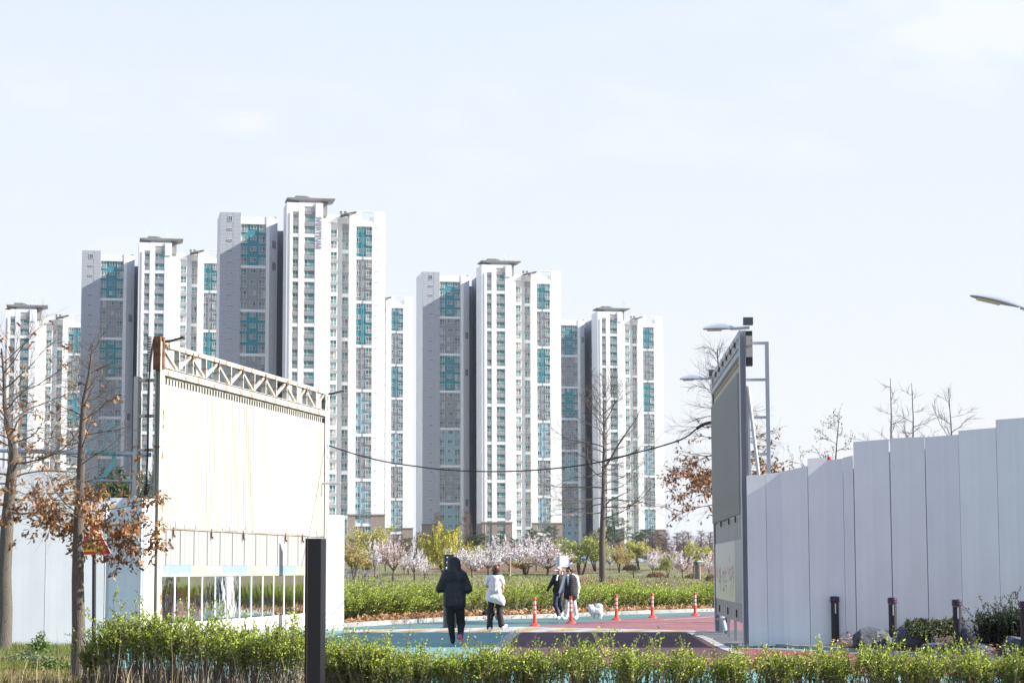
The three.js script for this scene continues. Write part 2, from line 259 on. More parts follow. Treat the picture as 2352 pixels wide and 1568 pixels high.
// ---------------------------------------------------------------- apartment towers
const FL = 2.8;
const winCache = {};
function winGeos(w, h, kind) {
  const key = [w, h, kind].join('_'); if (winCache[key]) return winCache[key];
  const f = .07, dep = .14, A = new Acc(); const split = kind === 'wide' ? -w * .17 : 0, low = kind === 'small' || kind === 'slit' ? 0 : .92;
  A.box(0, h - f / 2, 0, w, f, dep).box(0, f / 2, 0, w, f, dep).box(-w / 2 + f / 2, h / 2, 0, f, h - 2 * f, dep).box(w / 2 - f / 2, h / 2, 0, f, h - 2 * f, dep).box(split, h / 2, 0, f, h - 2 * f, dep);
  const L = split + w / 2 - 1.5 * f, Rw = w / 2 - split - 1.5 * f;
  const g = { frame: A.geo(), a: boxG(L, h - 2 * f, .03, (-w / 2 + f + split - f / 2) / 2, h / 2, -.03), b: boxG(Rw, h - 2 * f, .03, (w / 2 - f + split + f / 2) / 2, h / 2, -.03) };
  if (low) { const r = new Acc(), z = .2; r.box(0, low, z, w + .06, .06, .05).box(0, .08, z, w + .06, .05, .05); const n = Math.round(w / .17); for (let k = 0; k <= n; k++) r.box(-w / 2 + w * k / n, low / 2 + .04, z, k % 4 ? .03 : .05, low - .1, .03); for (const s of [-1, 1]) r.box(s * w / 2, low, z / 2 + .02, .04, .05, z - .04); g.rail = r.geo(); }
  return winCache[key] = g;
}
const glassSet = [[M.glassTeal, M.screen], [M.screen, M.glassTeal], [M.glassTealB, M.screen], [M.screen, M.glassTealB], [M.glassTeal, M.glassDark], [M.screen, M.curtain], [M.glassDark, M.glassTeal], [M.curtain, M.glassTealB], [M.glassTeal, M.screen], [M.screen, M.glassDark]];
const panelGeo = {}; const pg = (sx, sy, sz) => panelGeo[[sx, sy, sz].map(v => v.toFixed(3))] ||= boxG(sx, sy, sz);
function windowAt(T, name, x, y, z, w, h, kind, R, ry, fm = M.frame) {
  const g = winGeos(w, h, kind), set = kind === 'wide' ? [[M.screen, M.glassTeal], [M.glassDark, M.glassTealB], [M.screen, M.glassTealB], [M.glassTeal, M.glassTeal]][Math.floor(R() * 4)] : glassSet[Math.floor(R() * glassSet.length)];
  const m = part(name, g.frame, fm, T, [x, y, z], ry); part('pane', g.a, set[0], m); part('pane', g.b, set[1], m); if (g.rail) part('railing', g.rail, M.frame, m);
  return m;
}
function tower({ px, py, d, turn = 11, label, seed, name, number, antennas = 0, mirrored = false, leftWing = true, extent = 1, blockShift = 0 }) {
  const c = at(px, py, d), base = 2.2, H = c.y - base, R = rng(seed), T = thing('apartment_tower', label, 'building', [c.x, base, c.z], turn * Math.PI / 180, 'white apartment towers beyond the park');
  const zb = -8, zL = -14, yBase = 12.8, col = (A, m, n = 'wall') => part(n, A.geo(), m, T);
  // wing A: the tall block in front
  const A = new Acc(); A.span(0, 9, 0, H - .35, -9, -.42).span(0, 1.5, 0, H, -.42, 0).span(2.96, 4.4, 0, H, -.42, 0).span(7.02, 9, 0, H, -.42, 0);
  A.span(1.5, 2.96, H - 2.3, H, -.42, -.02).span(4.4, 7.02, H - .95, H, -.42, -.02).span(0, 9, H - .35, H, -9, -.42).span(2.2, 9, 0, H - .5, -16, -9);
  A.span(7.15, 8.75, H - 3.6, H - .08, 0, .18);
  col(A, M.white);
  { const lv = new Acc(); for (let k = 0; k < 7; k++) lv.box(5.71, H - 1.08 - k * .15, -.2, 2.6, .06, .1); lv.box(5.71, H - 1.55, -.15, .08, 1.1, .1); col(lv, M.frame, 'louvre'); part('spandrel_panel', pg(2.6, .62, .3), M.grey, T, [5.71, H - 2.6, -.22]); part('spandrel_panel', pg(1.45, .62, .3), M.grey, T, [2.23, H - 2.6, -.22]); }
  for (let k = 0, y = H - 3.05 - 1.97; y > 1.2; k++, y -= FL) {
    windowAt(T, 'window', 2.23, y, -.3, 1.4, 1.97, 'tall', R); windowAt(T, 'balcony_window', 5.71, y, -.3, 2.56, 1.97, 'wide', R);
    const sp = k % 4 === 1 ? M.white : y < yBase ? M.granite : M.grey, hs = FL - 1.97;
    part('spandrel_panel', pg(1.45, hs - .03, .34), sp, T, [2.23, y - hs / 2, -.2]); part('spandrel_panel', pg(2.6, hs - .03, .34), sp, T, [5.71, y - hs / 2, -.2]);
  }
  { const g = new Acc(); for (const [a, b] of [[0, 1.5], [2.96, 4.4], [7.02, 9]]) g.span(a - .1, b + .05, 0, yBase, 0, .12); g.span(-.14, 0, 0, yBase, -9, .1); col(g, M.granite, 'stone_base'); col(new Acc().span(-.3, 9.2, yBase, yBase + .35, -.3, .3), M.graniteDark, 'cornice'); }
  col(new Acc().tube([V(.95, 0, .12), V(.95, H - 2.5, .12)], .07, 6), M.pipe, 'drain_pipe');
  // cladding of the shaded side of wing A: horizontal joints
  for (let y = H; y > 1; y -= 1.4) part('wall_panel', pg(.06, 1.375, 8.98), M.white, T, [-.03, y - .69, -4.5]);
  // wing B: middle bay, recessed bay and end block
  const Hb = H - .3;
  const B = new Acc(); B.span(9, 13.6, 0, Hb - 1.3, -16, zb - .42).span(9, 11.75, 0, Hb - 1.3, zb - .42, zb).span(11.75, 13.55, Hb - 3.2, Hb - 1.3, zb - .42, zb - .02).span(13.55, 16.6, 0, Hb - 1.4, -16, zb - 2.1);
  B.span(16.6, 25.7, 0, Hb - 3.1, -19, zb - .3).span(16.6, 18.3, 0, Hb - 3.1, zb - .3, zb).span(22.35, 25.7, 0, Hb - 3.1, zb - .3, zb).span(18.3, 22.35, Hb - 4.0, Hb - 3.1, zb - .3, zb);
  B.span(16.6, 18.2, Hb - 3.1, Hb - .75, -17, zb);
  B.span(18.2, 19.5, Hb - 3.1, Hb, zb - 1.2, zb).span(22.75, 25.7, Hb - 3.1, Hb, zb - 1.2, zb).span(19.5, 22.75, Hb - .22, Hb, zb - 1.2, zb).span(19.5, 22.75, Hb - 3.1, Hb - 2.6, zb - 1.2, zb - .05);
  B.span(25.2, 25.7, Hb - 3.1, Hb, -19, zb - 1.2);
  col(B, M.white, 'wall');
  { const lv = new Acc(); for (let k = 0; k < 6; k++) lv.box(21.1, Hb - 1.5 - k * .2, zb - .3, 3.2, .06, .06); for (let k = 0; k < 5; k++) lv.box(19.55 + k * .78, Hb - 2.0, zb - .3, .06, 1.25, .06); col(lv, M.frame, 'railing'); }
  { const rf = new Acc(); rf.beam(V(14.4, Hb - 1.15, zb - 1.5), V(18.3, Hb - .35, zb - 1.5), 5, .16); col(rf, M.roofDark, 'sloped_roof'); const ch = new Acc(); for (const x of [14.6, 15.7]) ch.box(x, Hb - .35, zb - 2, .5, .6, .5).box(x, Hb, zb - 2, .7, .15, .7); col(ch, M.canopy, 'roof_vent'); }
  part('spandrel_panel', pg(1.75, 1.85, .3), M.grey, T, [12.65, Hb - 4.1 + .0, zb - .22]); part('spandrel_panel', pg(1.62, 1.85, .3), M.grey, T, [15.75, Hb - 4.1, zb - 2.0]);
  const blocks = [M.teal, M.grey, M.teal, M.grey, M.paleTeal, M.grey, M.paleTeal, M.grey, M.paleTeal];
  for (let k = 0, y = Hb - 5.05 - 1.97; y > 1.2; k++, y -= FL) {
    const hs = FL - 1.97, sp = k % 4 === 1 ? M.white : M.grey;
    windowAt(T, 'window', 12.65, y, zb - .3, 1.6, 1.97, 'tall', R); windowAt(T, 'window', 15.75, y, zb - 2.02, 1.55, 1.97, 'tall', R);
    part('spandrel_panel', pg(1.75, hs - .03, .34), sp, T, [12.65, y - hs / 2, zb - .2]); part('spandrel_panel', pg(1.62, hs - .03, .34), k % 4 === 1 ? M.white : M.grey, T, [15.75, y - hs / 2, zb - 1.99]);
  }
  for (let k = 0, y = Hb - 4.05 - 1.97; y > 1.2; k++, y -= FL) {
    const bi = Math.floor((k + 1) / 4), cm = y < yBase - 2 ? M.granite : blocks[Math.min(bi + blockShift, 8)], s = mirrored ? -1 : 1, mx = 20.32;
    windowAt(T, 'small_window', mx - s * 1.4, y + .77, zb - .17, 1.15, 1.2, 'small', R); windowAt(T, 'window', mx + s * 1.22, y, zb - .17, 1.45, 1.97, 'tall', R);
    const endB = k % 4 === 2, hp = endB ? FL - .78 : FL - .02;
    part('cladding_panel', pg(2.0, hp, .16), cm, T, [mx - 1.02, y + 1.97 - hp / 2 + .02, zb - .27]); part('cladding_panel', pg(2.0, hp, .16), cm, T, [mx + 1.02, y + 1.97 - hp / 2 + .02, zb - .27]);
    if (endB) part('white_band', pg(4.06, .72, .3), M.white, T, [mx, y - .47, zb - .18]);
  }
  col(new Acc().tube([V(20.15, 0, zb + .02), V(20.15, Hb - 4.3, zb + .02)], .08, 6), M.pipeDark, 'drain_pipe');
  { const v = new Acc(); for (let y = Hb - 4.2; y > 8; y -= FL) v.box(23.35, y, zb + .05, .14, .12, .1).box(23.75, y, zb + .05, .14, .12, .1); col(v, M.pipe, 'vent_caps').userData.kind = 'stuff'; }
  { const g = new Acc(); g.span(16.5, 18.3, 0, yBase, zb, zb + .12).span(22.3, 25.8, 0, yBase, zb, zb + .12); col(g, M.granite, 'stone_base'); col(new Acc().span(16.4, 25.95, yBase, yBase + .35, zb - .1, zb + .28), M.graniteDark, 'cornice'); }
  // machine room and its flat canopy
  { const m = new Acc(); m.span(3.2, 8.9, H - 1, H + 1.1, -8, -2.2).span(9.02, 10.4, H - 2.6, H + 1.1, -7.4, -3.4); col(m, M.canopy, 'machine_room');
    const cv = new Acc(), y0 = H + .8, y1 = H + 1.25, y2 = H + 1.48, q = (x, y, z) => V(x, y, z), lo = [[2.6, -8.3], [10.6, -8.3], [10.6, -2], [2.6, -2]], hi = [[.2, -8.8], [12.2, -8.8], [12.2, -1.2], [.2, -1.2]];
    for (let k = 0; k < 4; k++) { const a = lo[(k + 1) % 4], b = lo[k], c1 = hi[k], d1 = hi[(k + 1) % 4]; cv.quad(q(a[0], y0, a[1]), q(b[0], y0, b[1]), q(c1[0], y1, c1[1]), q(d1[0], y1, d1[1])); cv.quad(q(d1[0], y1, d1[1]), q(c1[0], y1, c1[1]), q(c1[0], y2, c1[1]), q(d1[0], y2, d1[1])); }
    cv.quad(q(.2, y2, -1.2), q(12.2, y2, -1.2), q(12.2, y2, -8.8), q(.2, y2, -8.8), V(0, 1, 0)); col(cv, M.canopy, 'roof_canopy');
    const up = new Acc(); up.span(2.4, 5.0, y2, y2 + .75, -7.5, -3).beam(V(5.1, y2 + .6, -3), V(6.3, y2 + .05, -3), .3, .3); part('roof_box', up.geo(), M.roofDark, T);
    if (antennas) { const an = new Acc(); for (let k = 0; k < antennas; k++) { const x = 1.2 + R() * 10, z = -2.5 - R() * 5, h = 1.4 + R() * 1.8; an.beam(V(x, y2, z), V(x + (R() - .5) * .4, y2 + h, z), .12, .12); an.box(x, y2 + h * .75, z, .35, .9, .25); } col(an, M.whitePaint, 'antenna'); }
    const vt = new Acc(); for (const x of [-10, -7.2, -1.5]) vt.tube([V(x, H - 2.2, -16), V(x, H - 1.2, -16)], .28, 8); if (leftWing) col(vt, M.pipeDark, 'roof_vent'); }
  if (leftWing) {
    const HL = H - .6, L = new Acc(); L.span(-15.6, -10.4, 0, HL, -27, zL).span(-10.4, -4, 0, HL - .9, -27, zL - .45).span(-10.4, -4, HL - 2.9, HL - .9, zL - .45, zL - .05).span(-4, -3.2, 0, HL - .9, -24, zL + .05).span(-10.42, -10.38, 0, HL, zL - .1, zL);
    col(L, M.white, 'wall');
    // cladded end wall: one panel every third of a storey, with a slit window at each storey
    const wallP = M.cladding; let kk = 0;
    for (let y = HL; y > 1; y -= FL / 3, kk++) { part('wall_panel', pg(1.66, FL / 3 - .03, .1), wallP, T, [-14.75, y - FL / 6, zL + .05]); part('wall_panel', pg(1.5, FL / 3 - .03, .07), wallP, T, [-13.13, y - FL / 6, zL + .035]); part('wall_panel', pg(1.92, FL / 3 - .03, .1), wallP, T, [-11.38, y - FL / 6, zL + .05]); part('wall_panel', pg(.06, FL / 3 - .03, 12.5), M.white, T, [-15.63, y - FL / 6, -20.3]); }
    windowAt(T, 'slit_window', -13.13, HL - 2.3, zL + .1, 1.1, 1.3, 'small', R);
    for (let y = HL - 4.6; y > 3; y -= FL) windowAt(T, 'slit_window', -13.13, y, zL + .12, 1.3, .5, 'slit', R);
    const bl = [M.teal, M.grey, M.teal, M.grey, M.paleTeal, M.grey, M.paleTeal, M.grey, M.paleTeal];
    for (let k = 0, y = HL - 3.0 - 1.97; y > 1.2; k++, y -= FL) {
      windowAt(T, 'window', -9.55, y, zL - .33, 1.5, 1.97, 'tall', R); windowAt(T, 'small_window', -7.2, y + .82, zL - .33, 1.5, 1.1, 'small', R); windowAt(T, 'window', -4.95, y, zL - .33, 1.6, 1.97, 'tall', R);
      const cm = bl[Math.min(8, Math.floor(k / 4))], endB = k % 4 === 3, hp = endB ? FL - .72 : FL - .025;
      for (const [x, w] of [[-9.45, 1.88], [-7.2, 2.56], [-4.97, 1.84]]) part('cladding_panel', pg(w, hp, .14), cm, T, [x, y + 1.97 - hp / 2 + .05, zL - .43]);
      if (endB) part('white_band', pg(6.36, .66, .3), M.white, T, [-7.2, y - .42, zL - .28]);
    }
    // angled return with shaft openings, then the dark core between the wings
    const rt = new Acc(); const a = V(-3.2, 0, zL), b = V(-1.0, 0, zL - 2.5); rt.beam(a.clone().setY((HL - 1) / 2), b.clone().setY((HL - 1) / 2), .2, HL - 1); col(rt, M.white, 'wall');
    const ry = Math.atan2(2.5, 2.2), nrm = V(Math.sin(ry), 0, Math.cos(ry)); for (let y = HL - 5; y > 3; y -= FL) { const q = a.clone().lerp(b, .55).addScaledVector(nrm, .12); part('shaft_opening', pg(1.5, 2.0, .06), R() < .1 ? M.grey : M.white, T, [q.x, y, q.z], ry); }
    const co = new Acc(); co.span(-4, -1.0, 0, HL - 1, -30, zL - 2.6).span(-1.0, 2.2, 0, HL - 2.2, -30, -28).span(2.2, 9, 0, HL - .2, -30, -16.02).span(2.14, 2.2, 0, HL - .4, -27.9, -9); col(co, M.grey, 'wall');
    for (let y = HL - 5.3; y > 2; y -= FL) windowAt(T, 'core_window', 2.12, y, -20.5, 3.4, 1.1, 'small', R, -Math.PI / 2, M.grey);  // frames coloured grey instead of white, putting the deep shade of the slot in
    const bs = new Acc(); bs.span(-15.75, -10.3, 0, yBase - .4, zL + .1, zL + .22); col(bs, M.granite, 'stone_base'); col(new Acc().span(-15.9, -10.2, yBase - .4, yBase, zL, zL + .4), M.graniteDark, 'cornice');
  }
  if (name) { const W = name.length * 1.12; const g = new TextGeometry(name, { font, size: 1.02, depth: .1, curveSegments: 4, bevelEnabled: false }); g.computeBoundingBox(); const bb = g.boundingBox; g.translate(0, -bb.min.y, 0); g.scale(7.6 / bb.max.x, 1.18, 1); const m = part('lettering', g, mat([.30, .32, .36], .6), T, [7.42, H - 3.75, .01]); m.rotation.z = -Math.PI / 2; }
  if (number) { const g = new TextGeometry(number, { font, size: 1.25, depth: .15, curveSegments: 5, bevelEnabled: false }); const m = part('number_sign', g, mat([.33, .34, .37], .6), T, [8.75, yBase + 1.0, .02]); m.rotation.z = Math.PI / 2; }
  return T;
}
tower({ px: 658.6, py: 464, d: 523, seed: 11, name: 'VERTIUM', label: 'tallest white apartment tower, lettered down its front, left of centre' });
tower({ px: 1106.4, py: 607, d: 627, seed: 12, number: '490', antennas: 4, label: 'white apartment tower numbered 490 behind the hanging cable and the walkers' });
tower({ px: 1372.6, py: 714.8, d: 741, seed: 13, antennas: 6, label: 'rightmost white apartment tower behind the bare tree' });
tower({ px: 319, py: 556, d: 587, seed: 14, antennas: 4, label: 'white apartment tower behind the truss of the left gate leaf' });
tower({ px: 780, py: 668, d: 700, seed: 15, leftWing: false, label: 'narrow slice of apartment tower showing just right of the tallest one' });
tower({ px: 11, py: 709, d: 625, seed: 16, mirrored: true, leftWing: false, antennas: 3, label: 'lowest white apartment tower at the left edge behind the oak branches' });
// ---------------------------------------------------------------- the two gate leaves, fences, cable
Object.assign(M, {
  steel: mat([.62, .61, .57], .6, { map: rustT.clone() }), steelGrey: mat([.40, .42, .44], .55), sheetBeige: mat([.84, .835, .79], .65, { map: sheetT }), slatGrey: mat([.33, .33, .325], .5, { map: streakT }), slatDark: mat([.03, .03, .03], .5, { map: streakT }), rust: mat([.26, .11, .05], .9, { map: patchT.clone() }),
  mirror: new THREE.MeshStandardMaterial({ color: lin(.72, .74, .73), metalness: 1, roughness: .035, bumpMap: waveBump, bumpScale: .006 }), black: mat([.018, .018, .02], .5), blackGloss: mat([.008, .008, .012], .18), lens: mat([.75, .75, .7], .25), alu: mat([.52, .53, .54], .4, { metalness: .5 }), galv: mat([.5, .52, .53], .45, { metalness: .3 }),
  fence: mat([.66, .68, .695], .55, { map: streakT }), fenceW: mat([.74, .745, .75], .5, { map: streakT }), red: mat([.55, .02, .02], .45), cable: mat([.012, .012, .013], .6),
});
M.steel.map.repeat.set(.5, .5); M.rust.map.repeat.set(2, 2);
function canvasTex(w, h, draw) { const c = document.createElement('canvas'); c.width = w; c.height = h; draw(c.getContext('2d'), w, h); const t = new THREE.CanvasTexture(c); t.colorSpace = THREE.SRGBColorSpace; t.magFilter = THREE.LinearFilter; return t; }
function uvRect(w, h, u0 = 0, u1 = 1) { const g = new THREE.PlaneGeometry(w, h); const u = g.attributes.uv; for (let i = 0; i < u.count; i++) u.setX(i, mix(u0, u1, u.getX(i))); return g; }
function frameOf(a, b) { const d = b.clone().sub(a).setY(0); return { L: d.length(), turn: Math.atan2(-d.z, d.x) }; }

// the truss, posts and rear bracing shared by both leaves; local x runs from the near post to the far post, local z is across; s = side of the face that carries the sheets
function leafFrame(G, L, s, m, topY, lowY) {
  const Hz = .12;
  const post = (x, h, w) => { const A = new Acc(); A.box(x, h / 2, .055, w, h, .012).box(x, h / 2, -.055, w, h, .012).box(x, h / 2, 0, .012, h, .1).box(x, .02, 0, w + .16, .03, .3); return part('post', A.geo(), m, G); };
  post(-.15, topY, .28); const fp = post(L + .15, topY, .28);
  const ch = new Acc(); ch.span(0, L, topY - .1, topY, -.06, .06); part('top_chord', ch.geo(), m, G);
  const c2 = new Acc(); c2.span(0, L, lowY, lowY + .15, -.06, .06).span(0, L, lowY - .012, lowY, -.09, .09).span(0, L, lowY + .15, lowY + .162, -.09, .09); part('bottom_chord', c2.geo(), m, G);
  const N = 14, y0 = lowY + .162, y1 = topY - .1, vb = boxG(.05, y1 - y0 - .004, .12, 0, (y0 + y1) / 2, 0);
  for (let k = 1; k < N; k++) part('truss_post', vb, m, G, [L * k / N, 0, 0]);
  for (let k = 0; k < N; k++) { const up = k % 2 === 1, a = V(L * k / N + .03, up ? y0 + .03 : y1 - .03, 0), b = V(L * (k + 1) / N - .03, up ? y1 - .03 : y0 + .03, 0); part('truss_brace', new Acc().beam(a, b, .06, .06, V(0, 0, 1)).geo(), m, G); }
  const gp = boxG(.1, .16, .135); for (let k = 2; k < N; k += 2) part('gusset_plate', gp, M.rust, G, [L * k / N, topY - .12, 0]);
}
function comb(G, L, s, m, y0, y1) { const A = new Acc(); A.span(.02, L - .02, y1 - .03, y1, -.02, .02); for (let x = .08; x < L - .05; x += .2) A.box(x, (y0 + y1) / 2 - .01, 0, .055, y1 - y0 - .03, .04); part('comb_strip', A.geo(), m, G); }

// ---- left leaf
{
  const a = at(366, 1300, 46.5).setY(0), b = at(740, 1300, 59.2).setY(0), { L, turn } = frameOf(a, b), topY = at(366, 787, 46.5).y, lowY = at(367.5, 861, 46.5).y;
  const G = thing('gate_leaf', 'open gate leaf on the left, cream sheet panels under a white truss', 'gate', a, turn);
  leafFrame(G, L, 1, M.steel, topY, lowY); comb(G, L, 1, M.steel, lowY - .2, lowY - .03);
  const yT = lowY - .2, yB = at(364, 1211, 46.5).y, n = 14, R = rng(21);
  for (let k = 0; k < n; k++) { const x0 = L * k / n + .006, x1 = L * (k + 1) / n - .006; const g = new Acc(); g.span(x0, x1, yB + (R() - .5) * .01, yT, .005, .03 + R() * .008); for (let q = 1; q < 5; q++) g.box(mix(x0, x1, q / 5), (yT + yB) / 2, .036, .02, yT - yB - .1, .005); const ge = g.geo(); const u = ge.attributes.uv, off = R() * 9; for (let i = 0; i < u.count; i++) u.setX(i, u.getX(i) + off); part('sheet_panel', ge, M.sheetBeige, G); }
  part('sheet_edge', new Acc().span(0, L, yB - .03, yB - .005, 0, .05).geo(), mat([.52, .47, .38], .8, { map: patchT }), G);
  { // brown weather stains along the lower edge of the sheets
    const st = new Acc(); for (let k = 0; k < 26; k++) { const x = .3 + R() * (L - .6), w = .05 + R() * .12, h = .04 + R() * .14, c0 = st.p.length / 3; st.v(V(x, yB + h * .3, .0475), V(0, 0, 1)); const m = 9; for (let q = 0; q <= m; q++) { const t = q / m * 6.283, r = .55 + .45 * hash2(q % m, k, 4); st.v(V(x + Math.cos(t) * w * r, Math.max(yB + .004, yB + h * .3 + Math.sin(t) * h * r), .0475), V(0, 0, 1)); } for (let q = 0; q < m; q++) st.i.push(c0, c0 + 1 + q, c0 + 2 + q); } part('weather_stains', st.geo(), mat([.60, .54, .42], .85), G).userData.kind = 'stuff'; }
  const bandT = 1.66, bandB = 1.405, ns = 42;
  part('backing', new Acc().span(0, L, .1, yB, -.04, -.03).geo(), M.slatDark, G);
  for (let k = 0; k < ns; k++) { const x0 = L * k / ns, j = k % 3 === 0 ? .001 : .012; part('slat', spanG(x0 + j, x0 + L / ns - (k % 3 === 2 ? .001 : .012), bandT, yB - .035, -.002, .022 + (k % 3 === 1 ? .006 : 0)), M.slatGrey, G); }
  const hook = new Acc().box(0, -.08, 0, .03, .2, .03).box(.02, -.18, .02, .05, .05, .03).geo(); for (const t of [.055, .255, .44, .715, .835]) part('hook', hook, M.rust, G, [L * t, yB, .05]);
  // printed strip: pale blue skyline panels between pale yellow caption panels
  const band = canvasTex(2048, 48, (c, w, h) => {
    c.fillStyle = '#f3f6d2'; c.fillRect(0, 0, w, h); const U = w / 3.1; const RR = rng(31);
    for (let k = 0; k < 4; k++) { const x = k * U; c.fillStyle = '#bdd5ec'; c.fillRect(x, 0, U * .47, h * .92); c.fillStyle = '#edf3cc'; for (let q = 0; q < 44; q++) { const bx = x + RR() * U * .46, bh = h * (.14 + RR() * .34) * (q < 6 ? 1.2 : 1); c.fillRect(bx, h - bh, 2 + RR() * 5, bh); } c.fillRect(x + U * .1, h * .06, 5, h * .8); c.fillRect(x + U * .085, h * .5, 14, 4); c.fillRect(x + U * .1, h * .04, 12, 3);
      c.fillStyle = '#b9cfb0'; for (let r = 0; r < 2; r++) for (let q = 0; q < (r ? 6 : 9); q++) { if (q % 4 === 3) continue; const gx = x + U * .5 + q * U * .023, gy = 9 + r * 14; c.fillRect(gx, gy, 8, 2); c.fillRect(gx + (q % 3) * 3, gy, 2, 9); c.fillRect(gx, gy + 8, 5 + q % 4, 2); }
      c.fillStyle = '#fffef4'; c.fillRect(x + U * .745, 6, U * .215, 15); c.fillRect(x + U * .82, 20, U * .07, 20); }
  });
  for (let k = 0; k < 7; k++) { const x0 = L * k / 7 + .003, x1 = L * (k + 1) / 7 - .003, m = part('printed_strip', uvRect(x1 - x0, bandT - bandB - .01, k / 7, (k + 1) / 7), mat([.43, .43, .43], .5, { map: band }), G, [(x0 + x1) / 2, (bandT + bandB) / 2, .03]); }
  part('strip_backing', spanG(0, L, bandB, bandT - .003, -.012, .026), M.slatGrey, G);
  const nm = 14; for (let k = 0; k < nm; k++) { const x0 = L * k / nm, m = part('mirror_panel', spanG(.035, L / nm - .035, .42, bandB - .006, 0, .016), M.mirror, G, [x0, 0, 0]); m.rotation.y = (R() - .5) * .012; m.rotation.x = (R() - .5) * .006; }
  for (let k = 0; k <= nm; k++) part('white_batten', spanG(-.03, .03, .4, bandB - .004, -.01, .026), M.whitePaint, G, [clamp(L * k / nm, .03, L - .03), 0, 0]);
  part('kick_sheet', spanG(0, L, .06, .395, -.01, .02), M.fenceW, G);
  // rear bracing frame
  const bz = -.46; { const A = new Acc(); A.span(-.26, -.04, 0, 5.75, bz - .1, bz); part('rear_post', A.geo(), M.steel, G); for (const y of [5.7, 4.92, 4.18, 3.42, 2.6]) part('rung', new Acc().span(-.2, -.08, y - .06, y, bz, -.07).geo(), M.steel, G); part('brace', new Acc().tube([V(-.12, 3.85, -.1), V(-.12, 2.3, bz + .1)], .03, 8).geo(), M.galv, G); part('brace', new Acc().tube([V(-.05, 3.8, -.12), V(-.05, .6, -.2)], .03, 8).geo(), M.galv, G); }
  part('rust_plate', new Acc().box(-.15, topY - .25, -.03, .3, .72, .16).box(-.15, topY - .25, .06, .1, .7, .06).geo(), M.rust, G);
  { const c = new Acc(); c.tube([V(-.3, topY + .05, -.1), V(-.34, topY - .4, -.16), V(-.32, topY - 1.2, -.2), V(-.3, 4.2, -.2), V(-.26, 3.2, -.24), V(-.3, 2.2, -.28)], .022, 6).tube([V(-.22, topY + .1, -.12), V(-.26, topY - .6, -.2), V(-.24, 4.6, -.22), V(-.2, 2.3, -.26)], .016, 6); for (let k = 0; k < 22; k++) c.tube([V(-.3, topY + .1 - k * .035, -.2), V(-.3, topY + .083 - k * .035, -.2)], .05, 8); part('conduit', c.geo(), M.cable, G); }
  const fl = (x, y) => { const P = V(x, y, .12).applyAxisAngle(V(0, 1, 0), turn).add(a), f = thing('floodlight', x < 1 ? 'black floodlight on the near top corner of the left gate leaf' : 'black floodlight on the far top corner of the left gate leaf', 'floodlight', P, 0, 'floodlights on the gate truss'); const A = new Acc(); A.beam(V(.1, 0, 0), V(.37, .06, .02), .2, .04); part('housing', A.geo(), M.black, f); part('lens', new Acc().beam(V(.13, -.018, 0), V(.34, .03, .02), .15, .012).geo(), M.lens, f); part('bracket', new Acc().beam(V(-.06, -.02, 0), V(.12, 0, 0), .05, .05).tube([V(.02, 0, .03), V(.06, -.2, .04), V(.0, -.22, .03), V(-.02, -.05, 0)], .008, 5).geo(), M.black, f); };
  fl(-.02, topY + .04); fl(L + .3, topY - .05);
  { const p = at(769, 1110, 59), f = thing('steel_stub', 'short steel pipe stub sticking out beside the left gate leaf', 'pipe', p); part('pipe', new Acc().tube([V(-.5, 0, 0), V(.14, .0, .1)], .028, 8).geo(), M.galv, f); part('end_cap', new Acc().tube([V(.13, 0, .1), V(.17, 0, .105)], .034, 8).geo(), M.galv, f); }
}
// white upright slab right of the left leaf
{ const p = at(768, 1447, 55.2).setY(0), top = at(768, 1183, 55.2).y, w = xAt(789, 55.2) - xAt(744, 55.2), f = thing('fence_panel', 'tall plain white fence panel standing right behind the black post', 'fence panel', p, .55); part('panel', spanG(-w / 2, w / 2, .06, top, -.03, .03), M.fenceW, f); part('foot', spanG(-w / 2 + .05, w / 2 - .05, 0, .06, -.05, .05), M.galv, f); }

